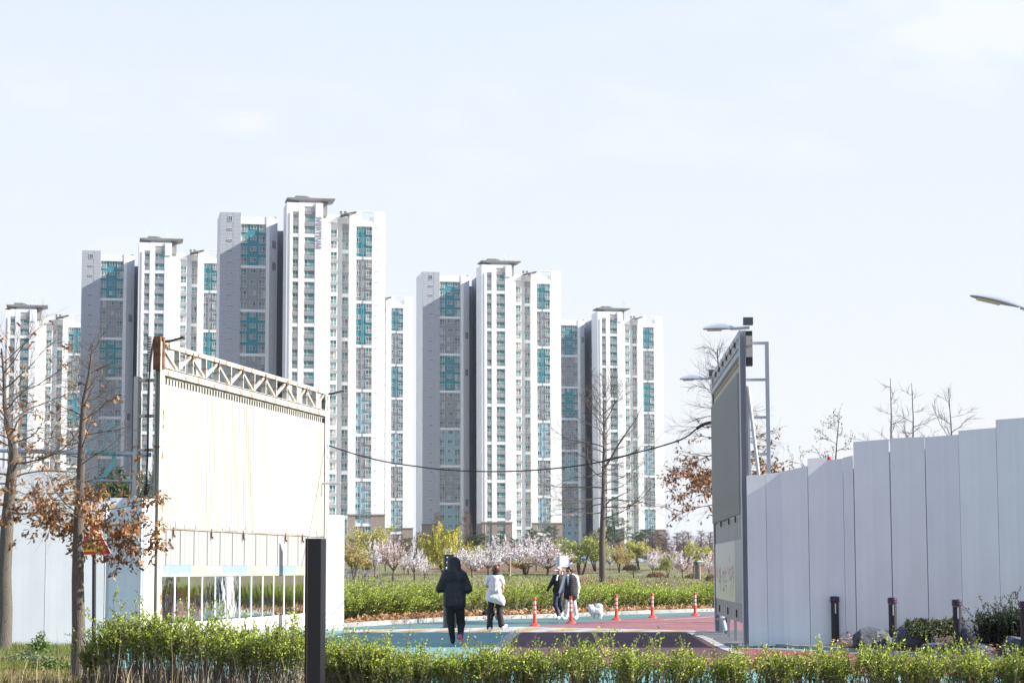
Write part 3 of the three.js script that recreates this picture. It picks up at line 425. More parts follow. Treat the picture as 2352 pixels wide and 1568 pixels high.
// ---- right leaf
{
  const a = at(1711, 1300, 43).setY(0), b = at(1647, 1300, 52.4).setY(0), { L, turn } = frameOf(a, b), topY = at(1711, 761, 43).y, lowY = at(1711, 819, 43).y;
  const G = thing('gate_leaf', 'open gate leaf on the right, dark grey corrugated sheets seen almost edge on', 'gate', a, turn);
  leafFrame(G, L, -1, M.steelGrey, topY, lowY); comb(G, L, -1, M.steel, lowY - .32, lowY - .03);
  const yT = lowY - .32, yB = at(1653, 1201, 51.6).y, n = 10, R = rng(22), sheetDark = M.sheetBeige;
  for (let k = 0; k < n; k++) { const x0 = L * k / n + .006, x1 = L * (k + 1) / n - .006, g = new Acc(); g.span(x0, x1, yB, yT, -.03, -.005); for (let q = 0; q < 4; q++) g.box(mix(x0, x1, (q + .5) / 4), (yT + yB) / 2, -.065, .085, yT - yB, .07); part('sheet_panel', g.geo(), sheetDark, G); }
  const ns = 40; for (let k = 0; k < ns; k++) part('slat', spanG(L * k / ns + .008, L * (k + 1) / ns - .008, .45, yB - .02, -.02 - (k % 3 === 1 ? .006 : 0), 0), M.slatGrey, G);
  part('backing', spanG(0, L, .5, yB, .012, .022), M.slatDark, G);
  const mural = canvasTex(1024, 256, (c, w, h) => { // pale print, seen at a glancing angle: grey blue end, dark lettering, a red swoosh
    c.fillStyle = '#c9ccc8'; c.fillRect(0, 0, w, h); c.fillStyle = '#d9dacb'; c.fillRect(0, h * .68, w, h * .32); c.fillStyle = '#8f9bab'; c.fillRect(w * .74, 0, w * .26, h); c.fillStyle = '#a3adb9'; for (let k = 0; k < 7; k++) c.fillRect(w * (.76 + k * .033), 0, 9, h);
    c.fillStyle = '#d79a92'; c.fillRect(w * .03, h * .42, w * .09, h * .2); c.fillRect(w * .36, h * .42, w * .05, h * .15);
    c.fillStyle = '#2f3550'; const gl = (x, y, s, p) => { for (const [q, r, a, b] of p) c.fillRect(x + q * s, y + r * s, a * s, b * s); };
    gl(w * .20, h * .42, 12, [[0, 0, 1.4, 9], [1.4, 3, 2, 1.2], [-4, 1, 3, 1.2], [-4, 1, 1.2, 5], [-4, 5, 3, 1.2]]); gl(w * .30, h * .5, 11, [[0, 0, 5, 1.2], [0, 0, 1.2, 8], [4, 0, 1.2, 8], [0, 7, 5, 1.2]]);
    c.fillStyle = '#5a3b3a'; gl(w * .40, h * .5, 10, [[0, 0, 4, 1], [1.5, 0, 1, 4], [-.5, 4, 5, 1], [0, 6, 4, 1], [3.4, 6, 1, 4]]); gl(w * .56, h * .45, 10, [[0, 0, 4, 1], [0, 0, 1, 4], [0, 4, 4, 1], [6, -1, 1, 9], [7, 3, 2, 1], [1, 7, 1, 5]]); gl(w * .65, h * .42, 10, [[0, 0, 3, 1], [0, 0, 1, 5], [4, -1, 1, 10], [2.4, 2, 1.6, 1], [0, 8, 1, 5]]);
    c.fillStyle = '#b8372f'; c.beginPath(); c.moveTo(w * .5, h * .4); c.quadraticCurveTo(w * .53, h * .55, w * .56, h * .57); c.quadraticCurveTo(w * .50, h * .56, w * .485, h * .45); c.fill(); c.fillStyle = '#8d5a50'; c.fillRect(w * .545, h * .24, w * .02, h * .1);
  });
  for (let k = 0; k < 10; k++) { const x0 = L * k / 10 + .004, x1 = L * (k + 1) / 10 - .004; const m = part('printed_panel', uvRect(x1 - x0, 1.3, 1 - (k + 1) / 10, 1 - k / 10), mat([.95, .95, .95], .28, { map: mural }), G, [(x0 + x1) / 2, 1.49, -.034]); m.rotation.y = Math.PI; m.scale.x = 1; }
  const hk = boxG(.05, .16, .03); for (const [t, y] of [[.2, yB - .05], [.42, yB - .05], [.72, yB - .05], [.2, .62], [.5, .62], [.82, .62]]) part('hook', hk, M.black, G, [L * t, y, -.05]);
  { const A = new Acc(); A.tube([V(L - .3, .45, .1), V(L - .1, .05, .1)], .06, 8).tube([V(L - .9, .45, .05), V(L - 1.6, .06, .1)], .05, 8).box(L * .6, .25, .02, .06, .5, .06).box(L * .35, .25, .02, .06, .5, .06).box(L * .82, .38, .02, 1.2, .06, .06); part('wheel_frame', A.geo(), M.steelGrey, G); }
  const bz = .46; { const A = new Acc(); A.span(-.18, -.1, 0, 6.1, bz, bz + .075); part('rear_post', A.geo(), M.steelGrey, G); for (const y of [6.1, 5.36, 4.6, 3.86, 3.1]) part('rung', spanG(-.17, -.11, y - .055, y - .002, .07, bz), M.steelGrey, G); part('brace', new Acc().tube([V(-.24, 5.2, .1), V(-.24, 3.0, .33), V(-.24, .3, .6)], .035, 8).geo(), M.galv, G); part('brace', new Acc().tube([V(-.2, 5.15, .09), V(-.2, .3, .13)], .035, 8).geo(), M.galv, G); part('light_plate', spanG(-.3, -.04, topY - .55, topY - .12, .07, .2), M.steel, G); part('clamp', new Acc().span(-.28, -.06, topY - .12, topY - .02, .07, .2).span(-.28, -.06, topY - .72, topY - .55, .07, .2).geo(), M.black, G); }
  { const A = new Acc(); for (const y of [.3, 1.0, 1.75, 2.5, 3.2, 4.0]) A.span(L - .08, L + .04, y, y + .05, -.02, .02); part('hinge', A.geo(), M.galv, G); }
  for (const [px, py, hx, d, nm] of [[1722, 740, 1617, 43, 'near'], [1641, 858, 1563, 52.4, 'far']]) {
    const top = at(px, py, d), tip = at(hx, py + 10, d), f = thing('street_lamp', `grey lamp head on a short arm at the ${nm} post of the right gate leaf`, 'street lamp', top, 0, 'lamp heads on the right gate leaf'), W = top.x - tip.x;
    part('ballast_box', new Acc().box(-.03, .02, 0, .19, .15, .16).geo(), mat([.07, .08, .09], .6), f);
    part('arm', new Acc().tube([V(0, -.11, 0), V(-W * .42, -.13, .0)], .03, 8).geo(), M.galv, f); lampHead(f, V(-W * .36, -.13, 0), V(-1, -.015, 0), W * .66);
  }
  function lampHead(f, p, dir, len) { lampHeadAt(f, p, dir, len); }
}
function lampHeadAt(f, p, dir, len, wide = .3) {                 // cobra-head luminaire
  const z = dir.clone().normalize(), x = V(0, 1, 0).cross(z).normalize(), y = z.clone().cross(x), A = new Acc(), B = new Acc(), S = 10, K = 9, prof = [[0, .05, .05], [.12, .075, .07], [.25, .11, .1], [.45, .15, .12], [.68, .15, .1], [.86, .12, .07], [.96, .075, .045], [1, .02, .015]];
  const s0 = []; for (const [t, w, h] of prof) { const row = []; for (let k = 0; k <= S; k++) { const a = Math.PI * k / S, c = Math.cos(a), s = Math.sin(a), q = p.clone().addScaledVector(z, t * len).addScaledVector(x, c * w * wide / .3).addScaledVector(y, s * h); row.push(A.v(q, x.clone().multiplyScalar(c / w).addScaledVector(y, s / h).normalize())); } s0.push(row); }
  for (let r = 0; r < s0.length - 1; r++) for (let k = 0; k < S; k++) A.i.push(s0[r][k], s0[r + 1][k], s0[r][k + 1], s0[r + 1][k], s0[r + 1][k + 1], s0[r][k + 1]);
  for (let r = 0; r < prof.length - 1; r++) { const q = (t, w, sg) => p.clone().addScaledVector(z, t * len).addScaledVector(x, sg * w * wide / .3).addScaledVector(y, -.004); const [t0, w0] = prof[r], [t1, w1] = prof[r + 1]; B.quad(q(t0, w0, -1), q(t1, w1, -1), q(t1, w1, 1), q(t0, w0, 1)); }
  part('hood', A.geo(), M.alu, f); part('underside', B.geo(), M.steelGrey, f);
  const C = new Acc(); { const c = p.clone().addScaledVector(z, len * .6).addScaledVector(y, -.02); C.beam(c.clone().addScaledVector(z, -len * .22), c.clone().addScaledVector(z, len * .25), .17 * wide / .3, .03, y); } part('lens', C.geo(), mat([.62, .56, .36], .3), f);
}
// street lamp whose head reaches in at the right edge of the picture
{
  const d = 35, tip = at(2230, 676, d), f = thing('street_lamp', 'grey street lamp head reaching in from the right edge above the fence', 'street lamp', at(2352, 1300, d).setY(0).add(V(1.5, 0, 0)));
  const o = f.position, P = (q) => q.clone().sub(o), root = at(2345, 705, d);
  lampHeadAt(f, P(root.clone().add(V(-.02, .0, 0))), tip.clone().sub(root).normalize().add(V(0, -.02, 0)), tip.distanceTo(root) - .02, .34);
  part('arm', new Acc().tube([P(root), P(root).lerp(V(0, P(root).y - .45, 0), .5), V(0, P(root).y - .6, 0), V(0, P(root).y - 1, 0)], .035, 10).geo(), M.alu, f);
  part('pole', new Acc().tube([V(0, 0, 0), V(0, .3, 0), V(0, P(root).y - .6, 0)], [.11, .08, .05], 12).geo(), M.alu, f);
}
// cable across the gateway
{
  const P = [[755, 1023], [790, 1035], [830, 1047], [890, 1061], [950, 1070], [1020, 1078.5], [1090, 1082], [1155, 1082.5], [1220, 1080], [1280, 1075], [1340, 1067.5], [1405, 1055], [1470, 1037.5], [1520, 1024], [1560, 1011], [1580, 1001], [1596, 988], [1611, 977.5], [1624, 972], [1636, 970]].map(([x, y], k, q) => at(x, y, mix(59.2, 52.4, (x - 755) / 881)));
  const f = thing('hanging_cable', 'black cable slung across the gateway between the two gate leaves', 'cable', P[0]), c = new THREE.CatmullRomCurve3(P.map(p => p.clone().sub(P[0])));
  part('wire', new Acc().tube(c.getPoints(90), .019, 6).geo(), M.cable, f); part('sheath', new Acc().tube(Array.from({ length: 20 }, (_, k) => c.getPoint(.86 + .14 * k / 19)), .04, 7).geo(), M.cable, f);
}
// ---- fences: each panel a sheet of its own
function fence(label, pts, panels, m, opt = {}) {                 // pts: {x,z} corner per panel edge; panels: [top left y, top right y, bottom y, material]
  const f = thing('hoarding_fence', label, 'fence', [pts[0].x, 0, pts[0].z]);
  panels.forEach(([t0, t1, y0, mm, gap = .004], k) => {
    const a = pts[k], b = pts[k + 1], d = b.clone().sub(a).setY(0), L = d.length(), turn = Math.atan2(-d.z, d.x), g = new Acc(), x0 = gap, x1 = L - gap;
    const q = (x, y, z) => V(x, y, z), th = .045, T = x => mix(t0, t1, x / L);
    const face = z => [q(x0, y0, z), q(x1, y0, z), q(x1, T(x1), z), q(x0, T(x0), z)], F1 = face(th / 2), B1 = face(-th / 2);
    g.quad(...F1); g.quad(B1[1], B1[0], B1[3], B1[2]); g.quad(F1[3], F1[2], B1[2], B1[3]); g.quad(B1[0], F1[0], F1[3], B1[3]); g.quad(F1[1], B1[1], B1[2], F1[2]); g.quad(B1[0], B1[1], F1[1], F1[0]);
    part('panel', g.geo(), mm || m, f, [a.x - pts[0].x, 0, a.z - pts[0].z], turn);
    const rib = new Acc().box(L, (t1 + y0) / 2 - .1, -.06, .06, t1 - y0 - .3, .06); part('stay', rib.geo(), M.galv, f, [a.x - pts[0].x, 0, a.z - pts[0].z], turn);
  });
  return f;
}
{ // right: from the near gate post towards the camera; heights step up to the right
  const P0 = at(1718, 1300, 42.5).setY(0), dir = V(1, 0, .09).normalize();
  const px = [1718, 1757, 1789, 1857, 1896, 1938, 1965, 2047, 2132, 2208, 2297, 2388, 2490], tops = [[1092, 1090], [1088, 1084], [1083, 1070], [1053, 1050], [1057, 1053], [1051, 1046], [1015, 1008], [1007, 1003], [1004, 998], [989, 982], [964, 957], [950, 943]];
  const onLine = p => { const r = ray(p, 1306); const k = r.x / -r.z; const t = (P0.x - k * -P0.z) / (-k * 1 * dir.z - dir.x); return V(P0.x + dir.x * t, 0, P0.z + dir.z * t); };
  const pts = px.map(onLine); pts.forEach((p, k) => { const bend = [0, .06, .12, .03, .11, .04, .0, .03, 0, .02, 0, .02, 0][k]; p.x += bend * .8; p.z += -bend * .5; });
  const ms = [mat([.79, .80, .775], .55, { map: streakT }), mat([.81, .82, .795], .55, { map: streakT }), mat([.76, .77, .76], .55, { map: streakT })];
  const pan = tops.map(([t0, t1], k) => { const a = at(px[k], t0, -pts[k].z).y, b = at(px[k + 1], t1, -pts[k + 1].z).y; return [a, b, k < 6 ? .03 : .30, ms[(k * 2 + (k > 4 ? 1 : 0)) % 3], k === 6 || k === 7 ? .012 : .003]; });
  fence('tall blue grey panel fence in shade on the right, stepping up in height', pts, pan, M.fence);
  const q = at(1905, 1051, -pts[4].z + .3), b = thing('warning_beacon', 'small red beacon just showing over the right fence', 'beacon', q); part('lens', new Acc().lathe(0, -.04, 0, [[.045, 0], [.045, .045], [.03, .065], [0, .07]], 10).geo(), M.red, b); part('stem', new Acc().tube([V(0, -.04, 0), V(0, -.5, 0)], .02, 6).geo(), M.galv, b);
  { const S = thing('bank', 'soil bank with dead leaves and ivy at the foot of the right fence', 'soil bank', [0, 0, 0]); const A = new Acc(true), K = 40, J = 12, f0 = pts[3].clone(), f1 = pts[12].clone(), R = rng(71);
    const lo = [[1800, 1488], [1900, 1493], [2100, 1505.5], [2347, 1522], [2480, 1531]].map(v => onPlane(...v, 0)); const lp = t => { const s = t * (lo.length - 1), i = Math.min(lo.length - 2, Math.floor(s)); return lo[i].clone().lerp(lo[i + 1], s - i); };
    for (let j = 0; j <= J; j++) for (let i = 0; i <= K; i++) { const t = i / K, e = j / J, p = lp(t).lerp(f0.clone().lerp(f1, t).add(V(.25, 0, -.2)), e), h = .02 + e * .55 * sst(.1, .4, t) + (fbm(p.x * 3, p.z * 3, 4, 77) - .5) * .22 * (e > 0 ? 1 : 0); const dl = fbm(p.x * 9, p.z * 9, 3, 78); A.col = [mix(.05, .16, dl), mix(.04, .10, dl), mix(.028, .05, dl)]; A.v(V(p.x, h, p.z), V(0, 1, 0), p.x, p.z); }
    for (let j = 0; j < J; j++) for (let i = 0; i < K; i++) { const a = j * (K + 1) + i; A.i.push(a, a + 1, a + K + 1, a + 1, a + K + 2, a + K + 1); } const g = A.geo(); g.computeVertexNormals(); delete S.userData.category; const bm = part('soil', g, new THREE.MeshStandardMaterial({ vertexColors: true, roughness: 1, bumpMap: noiseBump, bumpScale: .03 }), S); tag(S, 'brown soil bank at the foot of the right fence', 'soil bank'); }
}
{ // left: grazed by the sun, stepped, one panel by the gate tilted off the sun to stand for a cast shadow
  const E = [[-120, 43.78], [24, 44.02], [103, 44.15], [172, 44.27], [239, 44.38], [249, 44.46], [279, 44.5], [325, 44.36], [351, 46.2]], pts = E.map(([p, d]) => at(p, 1300, d).setY(0));
  const tp = [[1072, 1075], [1077, 1078], [1079, 1080], [1142, 1143], [1150, 1150], [1143, 1143], [1143, 1144], [1145, 1145]];
  const pan = tp.map(([t0, t1], k) => [at(E[k][0], t0, E[k][1]).y, at(E[k + 1][0], t1, E[k + 1][1]).y, .02, k === 4 ? M.galv : k === 7 ? M.whitePaint : M.fenceW]);
  fence('pale grey panel fence behind the oak tree on the left', pts, pan, M.fenceW);
  const pf = thing('scaffold_pipe', 'horizontal galvanised pipe running behind the oak to the left gate post', 'pipe', at(60, 1038, 47)); const o = pf.position; part('pipe', new Acc().tube([at(-60, 1032, 48).sub(o), at(345, 1044, 46.8).sub(o)], .05, 8).geo(), M.galv, pf); part('pipe', new Acc().tube([at(-60, 1101, 48).sub(o), at(345, 1105, 46.8).sub(o)], .03, 8).geo(), M.galv, pf); part('prop', new Acc().tube([at(300, 1040, 47).sub(o), at(300, 1300, 47).setY(0).sub(o)], .03, 8).geo(), M.galv, pf);
  const nt = thing('debris_net', 'torn turquoise netting strip hanging from the pipe behind the oak', 'netting', at(262, 1040, 46.9)); const n0 = nt.position, N = [[262, 1040], [258, 1062], [243, 1085], [222, 1102], [196, 1118]], A = new Acc(); const L = N.map(([x, y]) => at(x - 4, y, 46.9).sub(n0)), Rr = N.map(([x, y]) => at(x + 6, y + 3, 46.85).sub(n0)); for (let k = 0; k < N.length - 1; k++) A.quad(L[k], Rr[k], Rr[k + 1], L[k + 1]); part('net', A.geo(), mat([.16, .48, .42], .8, { side: THREE.DoubleSide }), nt); part('wrap', new Acc().tube([at(200, 1037, 46.9).sub(n0), at(262, 1039.5, 46.85).sub(n0)], .058, 8).geo(), mat([.16, .48, .42], .8), nt);
}
// ---------------------------------------------------------------- posts, bollards, signs, rocks
{ // black information post in the foreground
  const d = 24.4, p = at(723, 1500, d).setY(0), h = at(723, 1238, d).y, w = xAt(747, d) - xAt(700, d), f = thing('information_post', 'tall black square post with a thin bronze edge in the foreground hedge', 'post', p, -.32);
  part('body', new Acc().box(0, h / 2, 0, w * .83, h, w * .62).geo(), mat([.006, .006, .009], .42), f); part('bronze_strip', spanG(-w * .30, -w * .275, 0, h - .01, w * .31, w * .31 + .003), mat([.30, .17, .10], .35, { metalness: .6 }), f); part('cap', spanG(-w * .415 - .003, w * .415 + .003, h, h + .008, -w * .31 - .003, w * .31 + .003), mat([.10, .10, .11], .5), f); part('foot_plate', spanG(-w * .6, w * .6, 0, .02, -w * .5, w * .5), M.black, f);
}
{ // black information post behind the hooded walker
  const d = 57, p = at(1033, 1440, d).setY(0), h = at(1033, 1273, d).y, w = xAt(1048, d) - xAt(1016, d), f = thing('information_post', 'black information post with white pictograms behind the hooded walker', 'post', p, .3);
  part('body', new Acc().box(0, h / 2, 0, w * .9, h, w * .34).geo(), mat([.02, .03, .028], .35), f); part('orange_strip', spanG(w * .25, w * .32, h * .4, h - .01, w * .17, w * .17 + .004), mat([.75, .28, .06], .5), f); part('pale_strip', spanG(w * .34, w * .42, h * .4, h - .01, w * .17, w * .17 + .004), mat([.35, .42, .42], .5), f);
  const sg = canvasTex(64, 256, (c, W, H) => { c.fillStyle = '#10211d'; c.fillRect(0, 0, W, H); c.fillStyle = '#e6ece8'; c.fillRect(10, 12, 10, 6); c.beginPath(); c.moveTo(15, 40); c.lineTo(6, 52); c.lineTo(12, 52); c.lineTo(12, 62); c.lineTo(18, 62); c.lineTo(18, 52); c.lineTo(24, 52); c.fill(); c.fillRect(38, 40, 20, 20); for (const y of [82, 106, 132, 158, 184]) { c.fillRect(4, y, 20, 8); c.fillRect(4, y + 10, 14, 3); c.fillRect(38, y, 18, 3); c.fillRect(38, y + 6, 12, 3); } });
  part('sign_face', new THREE.PlaneGeometry(w * .62, h * .5), mat([1, 1, 1], .4, { map: sg }), f, [-w * .07, h * .74, w * .17 + .003]); part('foot_plate', spanG(-w * .6, w * .6, 0, .02, -w * .4, w * .4), M.black, f);
}
// orange flexible bollards
{
  const orange = mat([.78, .065, .03], .45), silver = mat([.50, .50, .50], .35), spots = [[1228, 1437.5, 'leftmost of the row'], [1311.4, 1431.3, 'in front of the woman in the vest'], [1416, 1424, 'just right of the white dog'], [1498.6, 1418.7, 'second from the right gate leaf'], [1597, 1413.6, 'nearest the right gate leaf']];
  const H = .78, proto = new THREE.Group(); part('base', new Acc().lathe(0, 0, 0, [[.15, 0], [.15, .02], [.11, .045], [.075, .075], [0, .08]], 16).geo(), orange, proto); part('tube', new Acc().lathe(0, .06, 0, [[.055, 0], [.048, .1], [.042, H - .1], [.044, H - .1], [.044, H - .07], [.03, H - .062], [0, H - .06]], 16).geo(), orange, proto);
  const bandG = new Acc().lathe(0, 0, 0, [[.0445, 0], [.0465, .004], [.0455, .076], [.043, .08]], 16).geo(); for (const y of [.375, .50, .625]) part('reflective_band', bandG, silver, proto, [0, y - .03, 0]);
  for (const [x, y, w] of spots) { const o = proto.clone(); o.name = numbered('flexible_bollard'); o.position.copy(onPlane(x, y, 0)); scene.add(o); tag(o, 'orange flexible bollard with silver bands, ' + w, 'bollard', 'orange bollards along the path'); }
}
// dark grey round bollards on the right
{
  const dark = mat([.012, .011, .0115], .6), blue = mat([.010, .014, .06], .5), red = mat([.085, .008, .012], .5), white = mat([.6, .62, .68], .4), spots = [[1920, 1487, 'nearest the right gate leaf'], [2053, 1495, 'between the two largest rocks'], [2202, 1508.5, 'left of the dark shrub'], [2358, 1520, 'cut by the right edge']];
  const H = 1.0, r = .077, proto = new THREE.Group(); part('shaft', new Acc().lathe(0, 0, 0, [[r, 0], [r, H - .12]], 24).geo(), dark, proto); part('cap', new Acc().lathe(0, 0, 0, [[r + .008, H - .115], [r + .012, H - .11], [r + .012, H - .012], [r, H], [0, H + .004]], 24).geo(), blue, proto);
  const rb = new Acc().lathe(0, 0, 0, [[r + .012, 0], [r + .016, .003], [r + .016, .02], [r + .012, .023]], 24).geo(); for (const y of [.905, .945]) part('red_ring', rb, red, proto, [0, y, 0]); part('reflector', new Acc().span(-.011, .011, H - .33, H - .135, r - .01, r + .004).geo(), white, proto);
  for (const [x, y, w] of spots) { const o = proto.clone(); o.name = numbered('round_bollard'); o.position.copy(onPlane(x, y, 0)); scene.add(o); tag(o, 'dark round bollard with blue and red cap ' + w, 'bollard', 'dark bollards before the right fence'); }
}
// rocks on the bank
{
  const rdirS = (R) => { const z = R() * 2 - 1, a = R() * 6.2832, s = Math.sqrt(1 - z * z); return V(s * Math.cos(a), z, s * Math.sin(a)); }, rm = mat([.10, .108, .125], .85, { map: rockT, bumpMap: rockT, bumpScale: .03 });
  const rock = (px, py, d, sx, sy, sz, seed, label) => {
    const RR = rng(seed * 77), pl = Array.from({ length: 20 }, () => [rdirS(RR), .66 + RR() * .3]), g0 = new THREE.IcosahedronGeometry(1, 14), p = g0.attributes.position, q = V(0, 0, 0);
    for (let i = 0; i < p.count; i++) { q.fromBufferAttribute(p, i); const n = q.clone(); let r = .8 + .5 * (fbm(n.x * 1.6 + seed, n.y * 1.6 + n.z * 1.3 + seed * 3, 4, seed)); const fx = Math.round(n.x * 2.2 + seed) * .7, cut = .07 * Math.sin(n.x * 5 + seed + n.y * 3) + .05 * Math.sin(n.z * 7 + seed * 2); r = .9 + cut * .3; for (const [m, dd] of pl) { const c = n.dot(m); if (c > .05) r = Math.min(r, dd / c); } r += .10 * (fbm(n.x * 5 + seed, n.y * 5 + n.z * 4, 4, seed + 5) - .5) + .03 * (fbm(n.x * 16 + seed, n.y * 16 + n.z * 13, 3, seed + 6) - .5); q.multiplyScalar(r); p.setXYZ(i, q.x * sx, Math.max(-.25, q.y) * sy, q.z * sz); }
    const g = mergeVertices(g0.deleteAttribute('uv').deleteAttribute('normal'), 1e-4); g.computeVertexNormals(); planarUV(g); const m = part('rock', g, rm, scene); const b = at(px, py, d); m.position.set(b.x, Math.max(.05, b.y + .02), b.z); m.rotation.set(0, seed, 0); tag(m, label, 'rock', 'rocks on the bank below the right fence'); };
  rock(2002, 1478, 40.2, .56, .33, .4, 1, 'large streaked grey rock between the left and middle dark bollards'); rock(2098, 1477, 39.5, .62, .34, .4, 2, 'large grey rock just right of the middle dark bollard'); rock(2148, 1492, 38.4, .36, .12, .22, 3, 'low flat grey rock left of the third dark bollard'); rock(2246, 1503, 37.2, .40, .22, .3, 4, 'pale veined rock at the kerb right of the third dark bollard'); rock(2226, 1470, 38.6, .28, .34, .3, 5, 'upright dark rock beside the dark shrub'); rock(2334, 1502, 35.9, .34, .34, .3, 6, 'pale rock at the right edge below the dark shrub');
}
// triangular road works sign behind the oak
{
  const d = 42.4, p = at(211, 1484, d).setY(0), f = thing('warning_sign', 'red and yellow triangular road works sign behind the oak leaves', 'road sign', p), c = at(210, 1246, d).y, s = 82 / F * d;
  part('pole', new Acc().tube([V(.03, 0, 0), V(.0, c - .1, -.02), V(0, c + .25, -.02)], .04, 10).geo(), M.black, f);
  const tri = (w, r) => { const sh = new THREE.Shape(), h = w * .9; sh.moveTo(-w / 2 + r, -h / 3); sh.lineTo(w / 2 - r, -h / 3); sh.quadraticCurveTo(w / 2, -h / 3, w / 2 - r * .5, -h / 3 + r); sh.lineTo(r * .5, h * 2 / 3 - r); sh.quadraticCurveTo(0, h * 2 / 3, -r * .5, h * 2 / 3 - r); sh.lineTo(-w / 2 + r * .5, -h / 3 + r); sh.quadraticCurveTo(-w / 2, -h / 3, -w / 2 + r, -h / 3); return sh; };
  const ex = (w, z, dep) => { const g = new THREE.ExtrudeGeometry(tri(w, w * .08), { depth: dep, bevelEnabled: false, curveSegments: 4 }); g.translate(0, 0, z); return g; };
  part('plate', ex(s * 1.03, 0, .02), M.whitePaint, f, [0, c - .02, .02]); part('red_border', ex(s, .022, .003), mat([.66, .015, .02], .4), f, [0, c - .02, .02]); part('yellow_field', ex(s * .66, .027, .003), mat([.83, .48, .012], .4), f, [0, c - .035, .02]);
  const wk = new Acc(); wk.tube([V(-.02, .07, 0), V(-.05, -.04, 0), V(-.1, -.13, 0)], .026, 6).tube([V(-.05, -.04, 0), V(.03, -.13, 0)], .022, 6).tube([V(-.02, .06, 0), V(.07, -.03, 0)], .018, 6).tube([V(.02, .03, 0), V(.14, -.12, 0)], .01, 5).lathe(-.01, .1, 0, [[.0, 0], [.03, .02], [.03, .045], [0, .06]], 8).tube([V(.07, -.14, 0), V(.19, -.14, 0)], .016, 6); const wg = wk.geo(); wg.scale(1, 1, .15); part('worker_pictogram', wg, M.black, f, [0, c - .0, .056]);
}
// white box board on a pole and the ring below it, behind the couple
{
  const d = 82, p = at(1291, 1330, d).setY(-.02), top = at(1296, 1275, d).y, bot = at(1296, 1300.4, d).y, w = (xAt(1308, d) - xAt(1283.5, d)) * .86, f = thing('notice_board', 'blank white box board on a pole behind the two women', 'board', p, .3);
  part('panel', new Acc().box(.06, (top + bot) / 2, 0, w, top - bot, .16).geo(), M.whitePaint, f); part('panel', new Acc().box(.06 - w / 2 - .04, (top + bot) / 2, -.1, .08, top - bot - .04, .12).geo(), M.fenceW, f); part('pole', new Acc().tube([V(0, 0, -.02), V(0, bot, -.02)], .035, 8).geo(), M.whitePaint, f); part('small_print', spanG(.16, .30, bot + .05, bot + .085, .081, .084), mat([.25, .25, .4], .6), f);
  const r = thing('life_ring', 'red and white ring hanging on the pole behind the two women', 'life ring', [p.x + .02, at(1296, 1320, d).y, p.z + .1]); const tg = new THREE.TorusGeometry(.16, .04, 8, 28); part('ring', tg, mat([.72, .16, .13], .5), r); for (let k = 0; k < 4; k++) { const g = new THREE.TorusGeometry(.16, .044, 8, 6, .6); part('white_band', g, M.whitePaint, r).rotation.z = k * Math.PI / 2 + .5; } part('rope', new THREE.TorusGeometry(.205, .007, 5, 28), M.fenceW, r);
}
